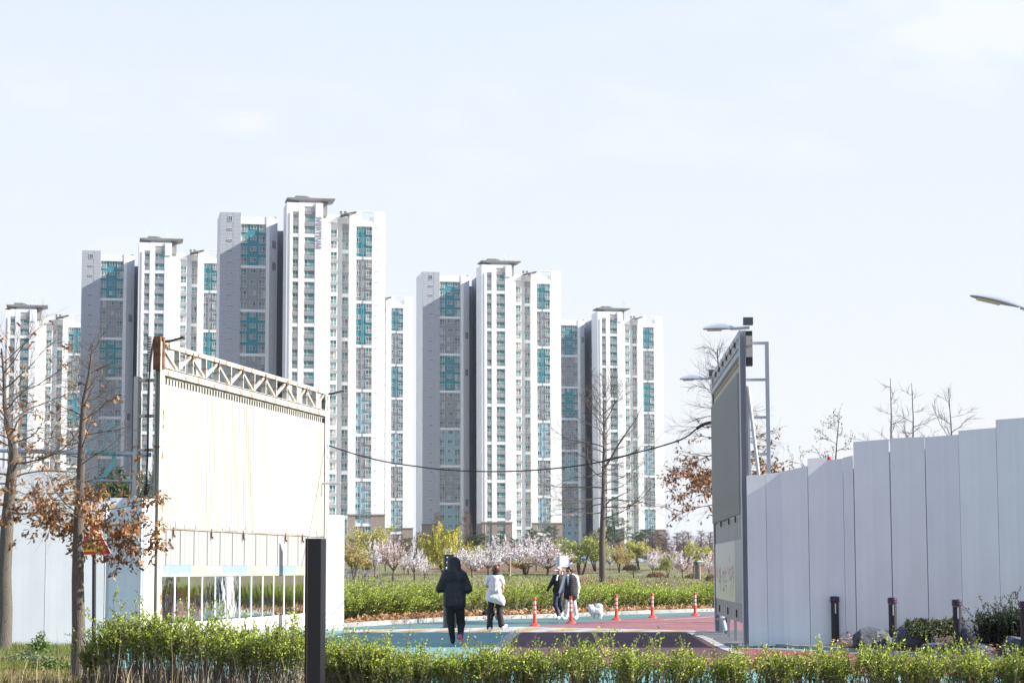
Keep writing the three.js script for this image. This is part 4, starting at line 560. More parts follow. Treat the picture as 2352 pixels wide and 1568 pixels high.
// park furniture on the far bank
{
  const lampAt = (x, y0, y1, label) => { const b = onTerrain(x, y1), d = -b.z, h = at(x, y0, d).y - b.y, f = thing('park_lamp', label, 'lamp', b, 0, 'park lamps'); part('pole', new Acc().tube([V(0, 0, 0), V(0, h - .3, 0)], [.09, .06], 8).geo(), mat([.45, .33, .25], .7), f); part('globe', new Acc().lathe(0, h - .32, 0, [[.1, 0], [.2, .08], [.22, .2]], 12).geo(), mat([.7, .72, .72], .3), f); part('cap', new Acc().lathe(0, h - .12, 0, [[.38, 0], [.3, .05], [.08, .12], [0, .14]], 14).geo(), mat([.55, .58, .62], .5), f); };
  lampAt(1172, 1269, 1324, 'pale park lamp among the blossom right of the woman in white'); lampAt(1608, 1287, 1331, 'pale park lamp beside the right gate leaf');
  { const b = onTerrain(828, 1329), f = thing('park_bench', 'white board park bench on the lawn at far left of the gateway', 'bench', b, .1), L = .9; for (const s of [-1, 1]) { const x = s * 1.02; part('backrest', new Acc().box(x, .72, -.1, 1.9, .38, .06).geo(), mat([.74, .66, .60], .7, { map: patchT }), f); part('seat', new Acc().box(x, .42, .14, 1.9, .06, .42).geo(), mat([.5, .4, .33], .8), f); for (const q of [-.8, .8]) part('leg', new Acc().box(x + q, .2, .1, .08, .4, .4).geo(), M.black, f); } }
  { const b = onTerrain(1601, 1330), f = thing('stone_marker', 'grey slab marker on the far lawn left of the pale lamp', 'marker', b); part('slab', new Acc().box(0, .8, 0, .42, 1.6, .2).geo(), mat([.10, .11, .125], .6), f); part('slab', new Acc().box(-.36, .75, .05, .12, 1.5, .12).geo(), mat([.14, .15, .17], .6), f); }
  { const d = 372, b = at(1349, 1300, d).setY(2.2), f = thing('site_wall', 'long plain white hoarding beyond the park trees', 'fence', b); const w = xAt(1378, d) - xAt(1320, d) + 2; const n = 6; for (let k = 0; k < n; k++) part('panel', spanG(-w / 2 + w * k / n + .02, -w / 2 + w * (k + 1) / n - .02, 0, 1.75, 0, .1), M.whitePaint, f); }
  // cars parked beyond the trees
  const paint = [[.62, .63, .65], [.035, .07, .16], [.70, .70, .70], [.05, .05, .055], [.30, .32, .34], [.66, .67, .68], [.09, .05, .22], [.45, .06, .05]], nm = ['silver', 'dark blue', 'white', 'black', 'grey', 'white', 'purple', 'red'];
  const prof = [[-2.15, .35], [-2.2, .75], [-2.05, .92], [-1.45, 1.0], [-.85, 1.42], [.75, 1.45], [1.45, .98], [2.1, .86], [2.22, .6], [2.2, .35]], sh = new THREE.Shape(prof.map(q => new THREE.Vector2(...q))); const bg = new THREE.ExtrudeGeometry(sh, { depth: 1.6, bevelEnabled: true, bevelSize: .06, bevelThickness: .08, bevelSegments: 2 }); bg.translate(0, 0, -.8);
  const wsh = new THREE.Shape([[-1.3, 1.03], [-.8, 1.37], [.7, 1.39], [1.25, 1.03]].map(q => new THREE.Vector2(...q))), wg = new THREE.ExtrudeGeometry(wsh, { depth: 1.78, bevelEnabled: false }); wg.translate(0, 0, -.89);
  const tyre = new THREE.CylinderGeometry(.32, .32, .2, 16).rotateX(Math.PI / 2), rim = new THREE.CylinderGeometry(.19, .19, .22, 12).rotateX(Math.PI / 2);
  [[1318, 1], [1412, 0], [1428, 2], [1444, 5], [1480, 4], [1507, 2], [1521, 3], [1545, 1], [1561, 6], [1582, 3], [1618, 7], [1598, 4]].forEach(([x, k], q) => { const d = 362 + (q % 3) * 6, b = at(x, 1300, d), f = thing('parked_car', `${nm[k]} car parked beyond the trees, ${['far left of the row', 'first right of the bare trunk', 'second right of the bare trunk', 'third right of the bare trunk', 'left of the flowering white tree', 'behind the flowering white tree', 'left of the small green tree', 'behind the small green tree', 'behind the pink cherry tree', 'right of the pink cherry tree', 'nearest the right gate leaf', 'behind the pale lamp'][q]}`, 'car', [b.x, terrain(b.x, b.z), b.z], q % 2 ? .1 : 3.2, 'cars parked beyond the park'); part('body', bg, mat(paint[k], .25, { metalness: .1 }), f); part('windows', wg, M.glassDark, f); for (const [wx, wz] of [[-1.35, .8], [1.4, .8], [-1.35, -.8], [1.4, -.8]]) { const t = part('wheel', tyre, M.black, f, [wx, .32, wz]); part('rim', rim, M.alu, t); } });
  { const bm = mat([.72, .17, .08], .6); for (const [x, w, l] of [[1522, 2.6, 'orange barrier beyond the trees left of the pink cherry'], [1612, 3.4, 'orange barrier beyond the trees beside the right gate leaf']]) { const d = 352, b = at(x, 1300, d), f = thing('barrier', l, 'barrier', [b.x, terrain(b.x, b.z), b.z]); part('board', new Acc().box(0, .55, 0, w, .55, .15).geo(), bm, f); for (const s of [-1, 1]) part('leg', new Acc().box(s * w * .4, .2, 0, .15, .4, .4).geo(), bm, f); } }
}
// ---------------------------------------------------------------- trees, hedges, grass
const leafMat = (o = {}) => new THREE.MeshPhysicalMaterial({ vertexColors: true, side: THREE.DoubleSide, roughness: .8, transmission: .3, thickness: 0, specularIntensity: .3, ...o });
Object.assign(M, { bark: mat([.20, .165, .13], .95, { map: barkT, bumpMap: barkT, bumpScale: .02 }), barkDark: mat([.15, .12, .095], .95, { map: barkT }), twig: mat([.25, .205, .155], .9), twigRed: mat([.19, .125, .105], .95), leaf: leafMat(), dryLeaf: leafMat({ roughness: .7, transmission: .2 }), blossom: leafMat({ transmission: .3 }), needle: leafMat({ transmission: .1 }) });
const rdir = (R) => { const z = R() * 2 - 1, a = R() * 6.2832, s = Math.sqrt(1 - z * z); return V(s * Math.cos(a), z, s * Math.sin(a)); };
function limb(R, p, dir, len, seg, wander, trop) { const pts = [p.clone()], d = dir.clone().normalize(); let q = p.clone(); for (let k = 0; k < seg; k++) { d.addScaledVector(rdir(R), wander).addScaledVector(V(0, 1, 0), trop / seg).normalize(); q = q.clone().addScaledVector(d, len / seg); pts.push(q); } return pts; }
const taper = (n, a, b) => Array.from({ length: n }, (_, k) => mix(a, b, k / (n - 1)));
function onPath(pts, t) { const s = clamp(t, 0, .9999) * (pts.length - 1), i = Math.floor(s); return { p: pts[i].clone().lerp(pts[i + 1], s - i), d: pts[i + 1].clone().sub(pts[i]).normalize() }; }
function vary(R, c, a = .25) { const k = 1 + (R() - .5) * 2 * a, h = (R() - .5) * a * .35; return [c[0] * k * (1 + h), c[1] * k, c[2] * k * (1 - h)]; }
// a branching tree: trunk polyline + limbs, side branches and twigs; returns the wood and the places leaves can grow
function branching(R, trunk, rad, o) {
  const W = new Acc(), anchors = []; W.tube(trunk, rad, o.sides || 9);
  const n = o.n; for (let k = 0; k < n; k++) {
    const t = o.t0 + (o.t1 - o.t0) * ((k + R() * .8) / n), b = onPath(trunk, t), az = k * 2.399 + R() * .9 + (o.az || 0), el = o.el(t, R), len = o.len(t, R), rt = mix(rad[Math.floor(t * (rad.length - 1))], rad[Math.min(rad.length - 1, Math.floor(t * (rad.length - 1)) + 1)], .5);
    const dir = V(Math.cos(az) * Math.cos(el), Math.sin(el), Math.sin(az) * Math.cos(el)), r0 = Math.min(rt * .6, o.r * (.5 + len * .35)), pts = limb(R, b.p, dir, len, 7, o.wander, o.trop);
    W.tube(pts, taper(8, r0, r0 * .22), 5, false); const ns = Math.max(2, Math.round(o.subs * (.5 + len / o.lenMax)));
    for (let s = 0; s < ns; s++) {
      const u = .18 + .8 * (s + R() * .7) / ns, q = onPath(pts, u), sd = q.d.clone().addScaledVector(rdir(R), o.fork).normalize(), sl = len * (o.subLen || .42) * (1.15 - u * .6) * (.6 + R() * .7), sp = limb(R, q.p, sd, sl, 5, o.wander * 1.2, o.trop * .6), sr = Math.max(o.minR, r0 * .42 * (1 - u * .5));
      W.tube(sp, taper(6, sr, o.minR * .8), 4, false); const nt = o.twigs;
      for (let w = 0; w < nt; w++) { const uu = .15 + .83 * (w + R()) / nt, x = onPath(sp, uu), td = x.d.clone().addScaledVector(rdir(R), o.fork * 1.1).normalize(), tl = (o.twigLen || .3) * (.5 + R()), tp = limb(R, x.p, td, tl, 3, o.wander * 1.3, o.trop * .5); W.tube(tp, taper(4, o.minR * .9, o.minR * .5), 3, false); for (const a of tp.slice(1)) anchors.push({ p: a, d: td, t, u }); }
      anchors.push({ p: sp[5], d: sd, t, u });
    }
  }
  return { W, anchors };
}
function oakLeaf(A, R, p, dir, L) { // lobed dry leaf
  const n = rdir(R), s = dir.clone().cross(n).normalize(), nn = s.clone().cross(dir).normalize(), curl = (R() - .25) * 1.1, pr = [[0, .02], [.2, .14], [.3, .07], [.48, .26], [.58, .12], [.76, .22], [.84, .1], [1, .0]], c0 = A.p.length / 3;
  const P = (t, w) => p.clone().addScaledVector(dir, t * L).addScaledVector(s, w * L).addScaledVector(nn, (Math.abs(w) * 1.6 + (t - .5) * (t - .5)) * curl * L);
  for (const [t, w] of pr) { A.v(P(t, w), nn); A.v(P(t, -w), nn); } for (let k = 0; k < pr.length - 1; k++) { const a = c0 + k * 2; A.i.push(a, a + 1, a + 2, a + 1, a + 3, a + 2); }
}
const pxPath = (list, d) => list.map(([x, y, dd]) => at(x, y, dd || d));
function rel(pts, o) { return pts.map(p => p.clone().sub(o)); }
const dryCols = [[.30, .155, .06], [.24, .11, .04], [.36, .22, .11], [.42, .28, .16], [.18, .075, .03]];
function treeThing(name, label, pos, W, crownName, L, lm, bark, group) { const t = thing(name, label, 'tree', pos, 0, group); part('trunk', W.geo(), bark, t); if (L && L.p.length) { const c = part(crownName, L.geo(), lm, t); c.userData.kind = 'stuff'; } return t; }

{ // oak in the foreground left, dry leaves still on
  const d = 31, o = at(180, 1552, d).setY(0), tr = rel(pxPath([[180, 1554], [180, 1450], [178, 1330], [180, 1200], [184, 1110], [187, 1000], [192, 920], [204, 860], [212, 792]], d), o), R = rng(101); tr[0].y = -.05;
  const B = branching(R, tr, [.125, .098, .09, .078, .062, .048, .036, .022, .008], { n: 40, t0: .33, t1: .97, el: (t, R) => mix(.05, .75, sst(.5, 1, t)) + (R() - .5) * .5, len: (t, R) => mix(1.0, .3, sst(.42, .85, t)) * (.7 + R() * .6), lenMax: 1.0, r: .0135, wander: .2, trop: .18, subs: 6, fork: .75, twigs: 4, minR: .0021, twigLen: .28 });
  const L = new Acc(true); for (const a of B.anchors) { const h = a.p.y, side = a.p.x; const dens = Math.exp(-(((h - 1.95) / .46) ** 2)) * (side > -.1 ? 1.15 : .85) + (h < 2.9 ? .015 : .003); if (R() > dens * 1.05 || (Math.abs(side - .2) < .3 && Math.abs(h - 1.95) < .3 && R() < .5)) continue; const m = 4 + Math.floor(R() * 6); for (let k = 0; k < m; k++) { L.col = vary(R, dryCols[Math.floor(R() * 5)], .25); oakLeaf(L, R, a.p.clone().addScaledVector(rdir(R), .05), rdir(R).add(V(0, -.7, 0)).normalize(), .06 + R() * .045); } }
  treeThing('oak_tree', 'young oak with clustered dry brown leaves in the left foreground', o, B.W, 'dry_leaves', L, M.dryLeaf, M.bark);
}
{ // older oak at the left edge
  const d = 41.5, o = at(2, 1478, d).setY(0), tr = rel(pxPath([[4, 1482], [10, 1400], [9, 1320], [16, 1200], [24, 1110], [31, 1042], [22, 990], [10, 930], [8, 860], [2, 800]], d), o), R = rng(103); tr[0].y = -.05;
  const B = branching(R, tr, [.19, .155, .14, .125, .11, .09, .06, .045, .03, .015], { n: 34, t0: .36, t1: .98, el: (t, R) => mix(.1, .7, sst(.5, 1, t)) + (R() - .5) * .5, len: (t, R) => mix(1.75, 1.1, sst(.5, 1, t)) * (.7 + R() * .6), lenMax: 2.2, r: .018, wander: .22, trop: .22, subs: 7, fork: .75, twigs: 4, minR: .003, twigLen: .38 });
  const L = new Acc(true); for (const a of B.anchors) { const dens = .07 + .3 * Math.exp(-(((a.p.y - 3.2) / .7) ** 2)); if (R() > dens * .6) continue; for (let k = 0; k < 1 + R() * 2; k++) { L.col = vary(R, dryCols[Math.floor(R() * 5)], .25); oakLeaf(L, R, a.p.clone().addScaledVector(rdir(R), .06), rdir(R).add(V(0, -.4, 0)).normalize(), .1 + R() * .05); } }
  treeThing('oak_tree', 'thick trunked oak at the left edge, mostly bare', o, B.W, 'dry_leaves', L, M.dryLeaf, M.bark);
}
{ // bare tree in the middle of the hedge
  const d = 88, o = at(1386, 1394, d).setY(0), tr = rel(pxPath([[1387, 1394], [1385, 1340], [1383, 1250], [1386, 1160], [1386, 1080], [1388, 1000], [1387, 935], [1388, 880]], d), o), R = rng(105); tr[0].y = -.05;
  const B = branching(R, tr, [.168, .15, .13, .10, .07, .045, .024, .009], { n: 46, t0: .38, t1: .97, el: (t, R) => mix(-.05, .95, sst(.45, 1, t)) + (R() - .5) * .4, len: (t, R) => mix(2.5, 1.1, sst(.45, 1, t)) * (.6 + R() * .7), lenMax: 2.8, r: .018, wander: .24, trop: .16, subs: 6, fork: .75, twigs: 4, minR: .0046, twigLen: .45 });
  const fk = rel(pxPath([[1388, 1075], [1405, 1050], [1420, 1022], [1440, 992], [1462, 962], [1475, 930]], d), o); B.W.tube(fk, [.06, .05, .045, .035, .022, .01], 6); const lb = rel(pxPath([[1386, 1165], [1400, 1150], [1430, 1135], [1456, 1122]], d), o); B.W.tube(lb, [.04, .032, .02, .01], 5);
  const L = new Acc(true); for (const a of B.anchors) if (a.p.y < 4.2 && R() < .05) for (let k = 0; k < 2; k++) { L.col = vary(R, dryCols[Math.floor(R() * 3)], .25); oakLeaf(L, R, a.p, rdir(R).add(V(0, -.5, 0)).normalize(), .14); }
  treeThing('bare_tree', 'bare tree with a straight trunk in front of the rightmost tower', o, B.W, 'dry_leaves', L, M.dryLeaf, M.bark);
}
{ // oak behind the right gate leaf
  const d = 62, o = at(1668, 1430, d).setY(0), tr = rel(pxPath([[1668, 1434], [1668, 1300], [1666, 1180], [1664, 1060], [1660, 960], [1652, 880], [1648, 800]], d), o), R = rng(107); tr[0].y = -.05;
  const B = branching(R, tr, [.16, .14, .11, .085, .06, .035, .012], { n: 44, t0: .34, t1: .98, el: (t, R) => mix(-.12, .9, sst(.5, 1, t)) + (R() - .5) * .35, len: (t, R) => mix(1.75, .45, sst(.5, .95, t)) * (.75 + R() * .5), lenMax: 2, r: .016, wander: .17, trop: -.05, subs: 7, fork: .6, twigs: 4, minR: .0036, twigLen: .34 });
  const L = new Acc(true); for (const a of B.anchors) { const dens = Math.exp(-(((a.p.y - 3.9) / .95) ** 2)); if (R() > dens * .55) continue; for (let k = 0; k < 1 + R() * 2.4; k++) { L.col = vary(R, dryCols[[0, 1, 4, 1, 2][Math.floor(R() * 5)]], .25); oakLeaf(L, R, a.p.clone().addScaledVector(rdir(R), .06), rdir(R).add(V(0, -.8, 0)).normalize(), .1 + R() * .05); } }
  treeThing('oak_tree', 'oak with hanging brown leaves behind the right gate leaf', o, B.W, 'dry_leaves', L, M.dryLeaf, M.barkDark);
}
// bare crowns showing over the right fence
[[1925, 950, 47, 'leftmost bare crown over the right fence, with opening buds', .9], [2040, 868, 49, 'tall thin bare sapling over the right fence, left of the others', .8], [2092, 880, 50.5, 'bare sapling over the right fence, second of the tall ones', .7], [2182, 892, 48, 'spreading bare crown over the right fence, nearest its high end', 1.25]].forEach(([x, y, d, label, sp], k) => {
  const R = rng(120 + k), top = at(x, y, d), o = V(top.x, 0, top.z), H = top.y, lean = (R() - .5) * .3, tr = taper(8, 0, 1).map(t => V(lean * (t - 1) * 1.2 + Math.sin(t * 7 + k) * .05, t * H, Math.cos(t * 5 + k) * .05)), bud = k === 0;
  const B = branching(R, tr, taper(8, .06, .006), { n: 13, t0: .55, t1: .97, el: (t, R) => .35 + (R() - .5) * .6, len: (t, R) => sp * mix(1.15, .35, sst(.55, 1, t)) * (.6 + R() * .7), lenMax: 1.2, r: .014, wander: .16, trop: .35, subs: 4, fork: .6, twigs: 3, minR: .0034, twigLen: .2 });
  const L = new Acc(true); if (bud) for (const a of B.anchors) { L.col = vary(R, [.16, .13, .06], .3); L.leaf(a.p, rdir(R), rdir(R), .05, .03); }
  treeThing('bare_tree', label, o, B.W, 'buds', L, M.leaf, M.barkDark, 'bare trees behind the right fence');
});
// evergreens behind the left fence
[[262, 1072, 66, 'dark evergreen behind the left fence, under the turquoise netting'], [334, 1085, 70, 'dark evergreen seen through the bracing of the left gate leaf']].forEach(([x, y, d, label], k) => {
  const R = rng(140 + k), top = at(x, y, d), H = top.y, A = new Acc(true), W = new Acc(); W.tube([V(0, -.05, 0), V(0, H * .9, 0)], [.12, .03], 7);
  for (let q = 0; q < 5200; q++) { const n = rdir(R), r = .55 + .45 * R(), h = .62 * H + n.y * H * .38 * r, p = V(n.x * r * 1.05, h, n.z * r * 1.05); A.col = vary(R, [.05, .085, .03], .35); A.leaf(p, rdir(R).add(V(0, .4, 0)).normalize(), rdir(R), .16, .05); }
  treeThing('evergreen_tree', label, V(top.x, 0, top.z), W, 'foliage', A, M.needle, M.barkDark, 'evergreens behind the left fence');
});
// ---- park trees on the far bank: a few builds of each kind, scaled to each tree
function cherryGeo(seed, col) {
  const R = rng(seed), W = new Acc(), L = new Acc(true), H = 5; const tr = [V(0, -.1, 0), V(.05, .7, 0), V(-.02, 1.3, .03)]; W.tube(tr, [.15, .12, .1], 7);
  for (let k = 0; k < 8; k++) { const az = k * 2.399 + R(), el = .45 + R() * .75, len = 2.2 + R() * 1.3, p = limb(R, tr[2].clone().addScaledVector(V(0, 1, 0), -R() * .3), V(Math.cos(az) * Math.cos(el), Math.sin(el), Math.sin(az) * Math.cos(el)), len, 7, .17, .3); W.tube(p, taper(8, .065, .015), 5, false);
    for (let s = 0; s < 9; s++) { const q = onPath(p, .22 + .77 * (s + R()) / 9), sp = limb(R, q.p, q.d.clone().addScaledVector(rdir(R), .85).normalize(), .5 + R() * .9, 4, .2, .2); W.tube(sp, taper(5, .02, .008), 3, false);
      for (let w = 1; w < 5; w++) { if (R() < .18) continue; const nb = 9 + Math.floor(R() * 8), c = vary(R, col, .12); for (let b = 0; b < nb; b++) { L.col = vary(R, c, .12); const pp = sp[w].clone().addScaledVector(rdir(R), .17 * Math.cbrt(R())); L.leaf(pp, rdir(R), rdir(R), .15, .13); } } } }
  return { W: W.geo(), L: L.geo(), lm: M.blossom, bark: M.barkDark, H, hw: 2.6, crown: 'blossom' };
}
function roundGeo(seed, col, H = 6) {
  const R = rng(seed), W = new Acc(), L = new Acc(true); const st = 3; for (let k = 0; k < st; k++) { const p = limb(R, V((R() - .5) * .3, -.1, (R() - .5) * .3), V((R() - .5) * .7, 1, (R() - .5) * .7), H * .55, 6, .1, .3); W.tube(p, taper(7, .11, .05), 6, false);
    for (let j = 0; j < 8; j++) { const b = onPath(p, .42 + .57 * R()), az = R() * 6.28, el = .25 + R() * .9, q = limb(R, b.p, V(Math.cos(az) * Math.cos(el), Math.sin(el), Math.sin(az) * Math.cos(el)), 1.5 + R() * 1.3, 6, .16, .3); W.tube(q, taper(7, .035, .01), 4, false);
      for (let s = 0; s < 10; s++) { const x = onPath(q, .2 + .79 * R()), tw = limb(R, x.p, x.d.clone().addScaledVector(rdir(R), .8).normalize(), .5 + R() * .5, 3, .15, .1); W.tube(tw, taper(4, .011, .006), 3, false); const c = vary(R, col, .2); for (let b2 = 0; b2 < 24; b2++) { L.col = vary(R, c, .15); L.leaf(onPath(tw, R()).p.addScaledVector(rdir(R), .2 * R()), rdir(R).add(V(0, .3, 0)).normalize(), rdir(R), .18, .075); } } } }
  return { W: W.geo(), L: L.geo(), lm: M.leaf, bark: M.barkDark, H, hw: 2.6, crown: 'foliage' };
}
function willowGeo(seed, col) {
  const R = rng(seed), W = new Acc(), L = new Acc(true), H = 7; for (let k = 0; k < 3; k++) { const p = limb(R, V(0, -.1, 0), V((R() - .5) * .6, 1, (R() - .5) * .6), H * .7, 7, .09, .2); W.tube(p, taper(8, .16, .05), 6, false);
    for (let j = 0; j < 9; j++) { const b = onPath(p, .4 + .6 * R()), az = R() * 6.28, q = limb(R, b.p, V(Math.cos(az) * .8, .6, Math.sin(az) * .8), 1.2 + R() * 1.4, 5, .12, -.2); W.tube(q, taper(6, .04, .012), 4, false);
      for (let s = 0; s < 13; s++) { const x = onPath(q, .15 + .85 * R()).p, n = 9, len = (1.2 + R() * 2.2) * Math.min(1, x.y / 4), dx = (R() - .5) * .5, dz = (R() - .5) * .5, c = vary(R, col, .2); const sp = []; for (let i = 0; i <= 4; i++) { const t = i / 4; sp.push(V(x.x + dx * sm(t), x.y + .12 * t - len * t * t, x.z + dz * sm(t))); } W.tube(sp, taper(5, .01, .005), 3, false); for (let i = 0; i < len * 16; i++) { const y = onPath(sp, R()); L.col = vary(R, c, .14); L.leaf(y.p.addScaledVector(rdir(R), .05), V((R() - .5) * .6, -1, (R() - .5) * .6).normalize(), rdir(R), .2, .05); } } } }
  return { W: W.geo(), L: L.geo(), lm: M.leaf, bark: M.barkDark, H: 6.2, hw: 2.9, crown: 'hanging_foliage' };
}
function pineGeo(seed) {
  const R = rng(seed), W = new Acc(), L = new Acc(true), H = 8, p = limb(R, V(0, -.1, 0), V((R() - .5) * .2, 1, 0), H, 8, .05, .1); W.tube(p, taper(9, .2, .04), 6);
  for (let j = 0; j < 34; j++) { const t = .3 + .7 * (j / 34), b = onPath(p, t), az = j * 2.4 + R(), len = (2.8 * (1 - (t - .3) * .95) + .3) * (.7 + R() * .5), q = limb(R, b.p, V(Math.cos(az), .1 + R() * .3, Math.sin(az)), len, 5, .12, .12); W.tube(q, taper(6, .05, .015), 4, false); for (let s = 0; s < 9; s++) { const x = onPath(q, .35 + .65 * R()).p.add(V((R() - .5) * .5, .08, (R() - .5) * .5)), c = vary(R, [.06, .10, .04], .3); for (let b2 = 0; b2 < 22; b2++) { L.col = vary(R, c, .2); const u = rdir(R); u.y = Math.abs(u.y) * .7; L.leaf(x.clone().addScaledVector(rdir(R), .2), u.normalize(), rdir(R), .26, .035); } } }
  return { W: W.geo(), L: L.geo(), lm: M.needle, bark: M.barkDark, H, hw: 2.7, crown: 'needles' };
}
function conicalGeo(seed) {
  const R = rng(seed), W = new Acc(), H = 9; W.tube([V(0, -.1, 0), V(0, H, 0)], [.14, .012], 6); for (let j = 0; j < 150; j++) { const t = .2 + .79 * R(), len = (1.7 * (1 - t) + .22) * (.7 + R() * .6), az = R() * 6.28, q = limb(R, V(0, t * H, 0), V(Math.cos(az), .5 + R() * .5, Math.sin(az)), len, 4, .12, .35); W.tube(q, taper(5, .022, .008), 3, false); for (let s = 0; s < 5; s++) { const x = onPath(q, .25 + .7 * R()), tw = limb(R, x.p, x.d.clone().addScaledVector(rdir(R), .7).normalize(), .2 + R() * .45, 2, .15, .15); W.tube(tw, taper(3, .011, .006), 3, false); } }
  return { W: W.geo(), L: null, bark: M.twigRed, H, hw: 1.3 };
}
function twiggyGeo(seed) {
  const R = rng(seed), W = new Acc(), H = 6; for (let k = 0; k < 5; k++) { const p = limb(R, V((R() - .5) * .5, -.1, (R() - .5) * .5), V((R() - .5) * 1.1, 1, (R() - .5) * 1.1), H * (.7 + R() * .3), 7, .12, .3); W.tube(p, taper(8, .07, .014), 5, false); for (let j = 0; j < 16; j++) { const b = onPath(p, .2 + .78 * R()), q = limb(R, b.p, b.d.clone().addScaledVector(rdir(R), .75).normalize(), .7 + R() * .9, 4, .15, .3); W.tube(q, taper(5, .02, .009), 3, false); for (let s = 0; s < 13; s++) { const x = onPath(q, .2 + .8 * R()), tw = limb(R, x.p, x.d.clone().addScaledVector(rdir(R), .7).normalize(), .3 + R() * .5, 2, .15, .2); W.tube(tw, taper(3, .016, .011), 3, false); } } }
  return { W: W.geo(), L: null, bark: M.twigRed, H: 5.6, hw: 2.1 };
}
const K = { cw: [1, 2].map(s => cherryGeo(300 + s, [.80, .745, .745])), cp: [1, 2].map(s => cherryGeo(310 + s, [.74, .64, .64])), cb: [cherryGeo(320, [.60, .48, .42])], y: [1, 2].map(s => roundGeo(330 + s, [.54, .44, .16])), yg: [1, 2].map(s => roundGeo(340 + s, [.54, .52, .14])), g: [1, 2].map(s => roundGeo(350 + s, [.42, .45, .13])), w: [willowGeo(360, [.66, .61, .10])], p: [1, 2, 3].map(s => pineGeo(370 + s)), m: [1, 2].map(s => conicalGeo(380 + s)), t: [1, 2].map(s => twiggyGeo(390 + s)) };
for (const list of Object.values(K)) for (const G of list) { let hw = 0, H = 0; for (const g of [G.L || G.W]) { const p = g.attributes.position, xs = []; for (let i = 0; i < p.count; i += 3) { xs.push(Math.hypot(p.getX(i), p.getZ(i))); H = Math.max(H, p.getY(i)); } xs.sort((a, b) => a - b); hw = xs[Math.floor(xs.length * .95)]; } G.H = H; G.hw = hw; }
const kname = { cw: 'cherry_tree', cp: 'cherry_tree', cb: 'cherry_tree', y: 'leafing_tree', yg: 'leafing_tree', g: 'leafing_tree', w: 'willow_tree', p: 'pine_tree', m: 'conical_bare_tree', t: 'bare_tree' };
let tk = 0;
function parkTree(kind, x, yTop, yBase, hw, label, d, group) {
  const G = K[kind][tk++ % K[kind].length], b = d ? V(xAt(x, d), terrain(xAt(x, d), -d), -d) : onTerrain(x, yBase), dd = -b.z, h = (at(x, yTop, dd).y - b.y) * 1.13, w = hw * 1.36 / F * dd, t = thing(kname[kind], label, 'tree', b, tk * 1.7, group);
  const sc = [w / G.hw, h / G.H, w / G.hw]; const tr = part('trunk', G.W, G.bark, t); tr.scale.set(...sc); if (G.L) { const c = part(G.crown, G.L, G.lm, t); c.scale.set(...sc); c.userData.kind = 'stuff'; }
}
[['yg', 846, 1212, 1308, 42, 'large yellow green tree behind the left end of the blossom row'], ['y', 815, 1247, 1333, 30, 'ochre leafing tree by the park bench at the left'], ['y', 838, 1262, 1326, 20, 'smaller ochre tree with a dark trunk right of the park bench'], ['cw', 860, 1245, 1329, 19, 'white cherry just right of the ochre trees'], ['cb', 903, 1250, 1335, 28, 'beige pink cherry with many stems left of the hooded walker'], ['p', 938, 1243, 1316, 22, 'dark pine behind the white cherries left of the walker'], ['cw', 951, 1241, 1334, 22, 'white cherry in front of the dark pine'], ['cw', 975, 1288, 1334, 15, 'small white cherry below the left edge of the willow'],
['w', 1021, 1210, 1319, 50, 'large yellow willow behind the hooded walker'], ['cw', 1084, 1267, 1326, 28, 'white cherry between the hooded walker and the woman in white'], ['yg', 1092, 1255, 1312, 26, 'low yellow green tree behind the cherries right of the willow'], ['p', 1082, 1236, 1306, 22, 'pine just right of the willow'], ['p', 1108, 1232, 1306, 24, 'second pine right of the willow'], ['cw', 1121, 1257, 1322, 30, 'white cherry over the woman in white'], ['p', 1143, 1236, 1310, 20, 'dark pine behind the cherry over the woman in white'], ['cw', 1146, 1234, 1314, 20, 'tall white cherry right above the woman in white'],
['cw', 1203, 1235, 1318, 34, 'large white cherry left of the blank white board'], ['y', 1207, 1277, 1320, 30, 'low ochre bushy tree under the large white cherry'], ['cp', 1258, 1249, 1322, 42, 'broad pink cherry behind the two women'], ['g', 1335, 1223, 1320, 46, 'large fresh green tree right of the white board'], ['g', 1368, 1250, 1312, 26, 'smaller green tree touching the bare trunk'], ['cw', 1401, 1258, 1312, 14, 'narrow white cherry just right of the bare trunk'], ['y', 1422, 1250, 1316, 17, 'ochre tree first right of the bare trunk'], ['yg', 1468, 1244, 1308, 24, 'yellow tree with a forked trunk in the middle of the right bank'], ['y', 1440, 1262, 1306, 16, 'low ochre tree between the two yellow ones'], ['cw', 1499, 1272, 1323, 19, 'white cherry with a pale trunk on the right bank'], ['g', 1534, 1270, 1327, 15, 'small light green tree left of the pink cherry'],
['cp', 1568, 1271, 1328, 21, 'small pink cherry on the right bank'], ['yg', 1603, 1248, 1325, 30, 'yellow green tree beside the right gate leaf'], ['cw', 1629, 1271, 1329, 16, 'white cherry partly hidden by the right gate leaf'], ['p', 1456, 1299, 1327, 15, 'dwarf pine alone on the right bank lawn'], ['cp', 885, 1238, 1312, 26, 'pink cherry behind the white one near the ochre trees'], ['cw', 928, 1262, 1322, 18, 'low white cherry left of the dark pine'], ['cw', 1052, 1262, 1322, 22, 'white cherry under the right side of the willow'], ['cp', 1170, 1248, 1314, 24, 'pink cherry behind the pale lamp post'], ['cw', 1232, 1238, 1312, 26, 'white cherry between the large white one and the broad pink one'], ['cw', 1290, 1248, 1314, 22, 'white cherry directly behind the blank white board'], ['cp', 1518, 1262, 1310, 20, 'pale pink cherry behind the low clipped hedge'], ['cp', 1545, 1258, 1308, 18, 'pale pink cherry behind the small light green tree'], ['y', 1500, 1256, 1308, 18, 'thin ochre tree behind the white cherry with the pale trunk']].forEach(a => parkTree(...a));
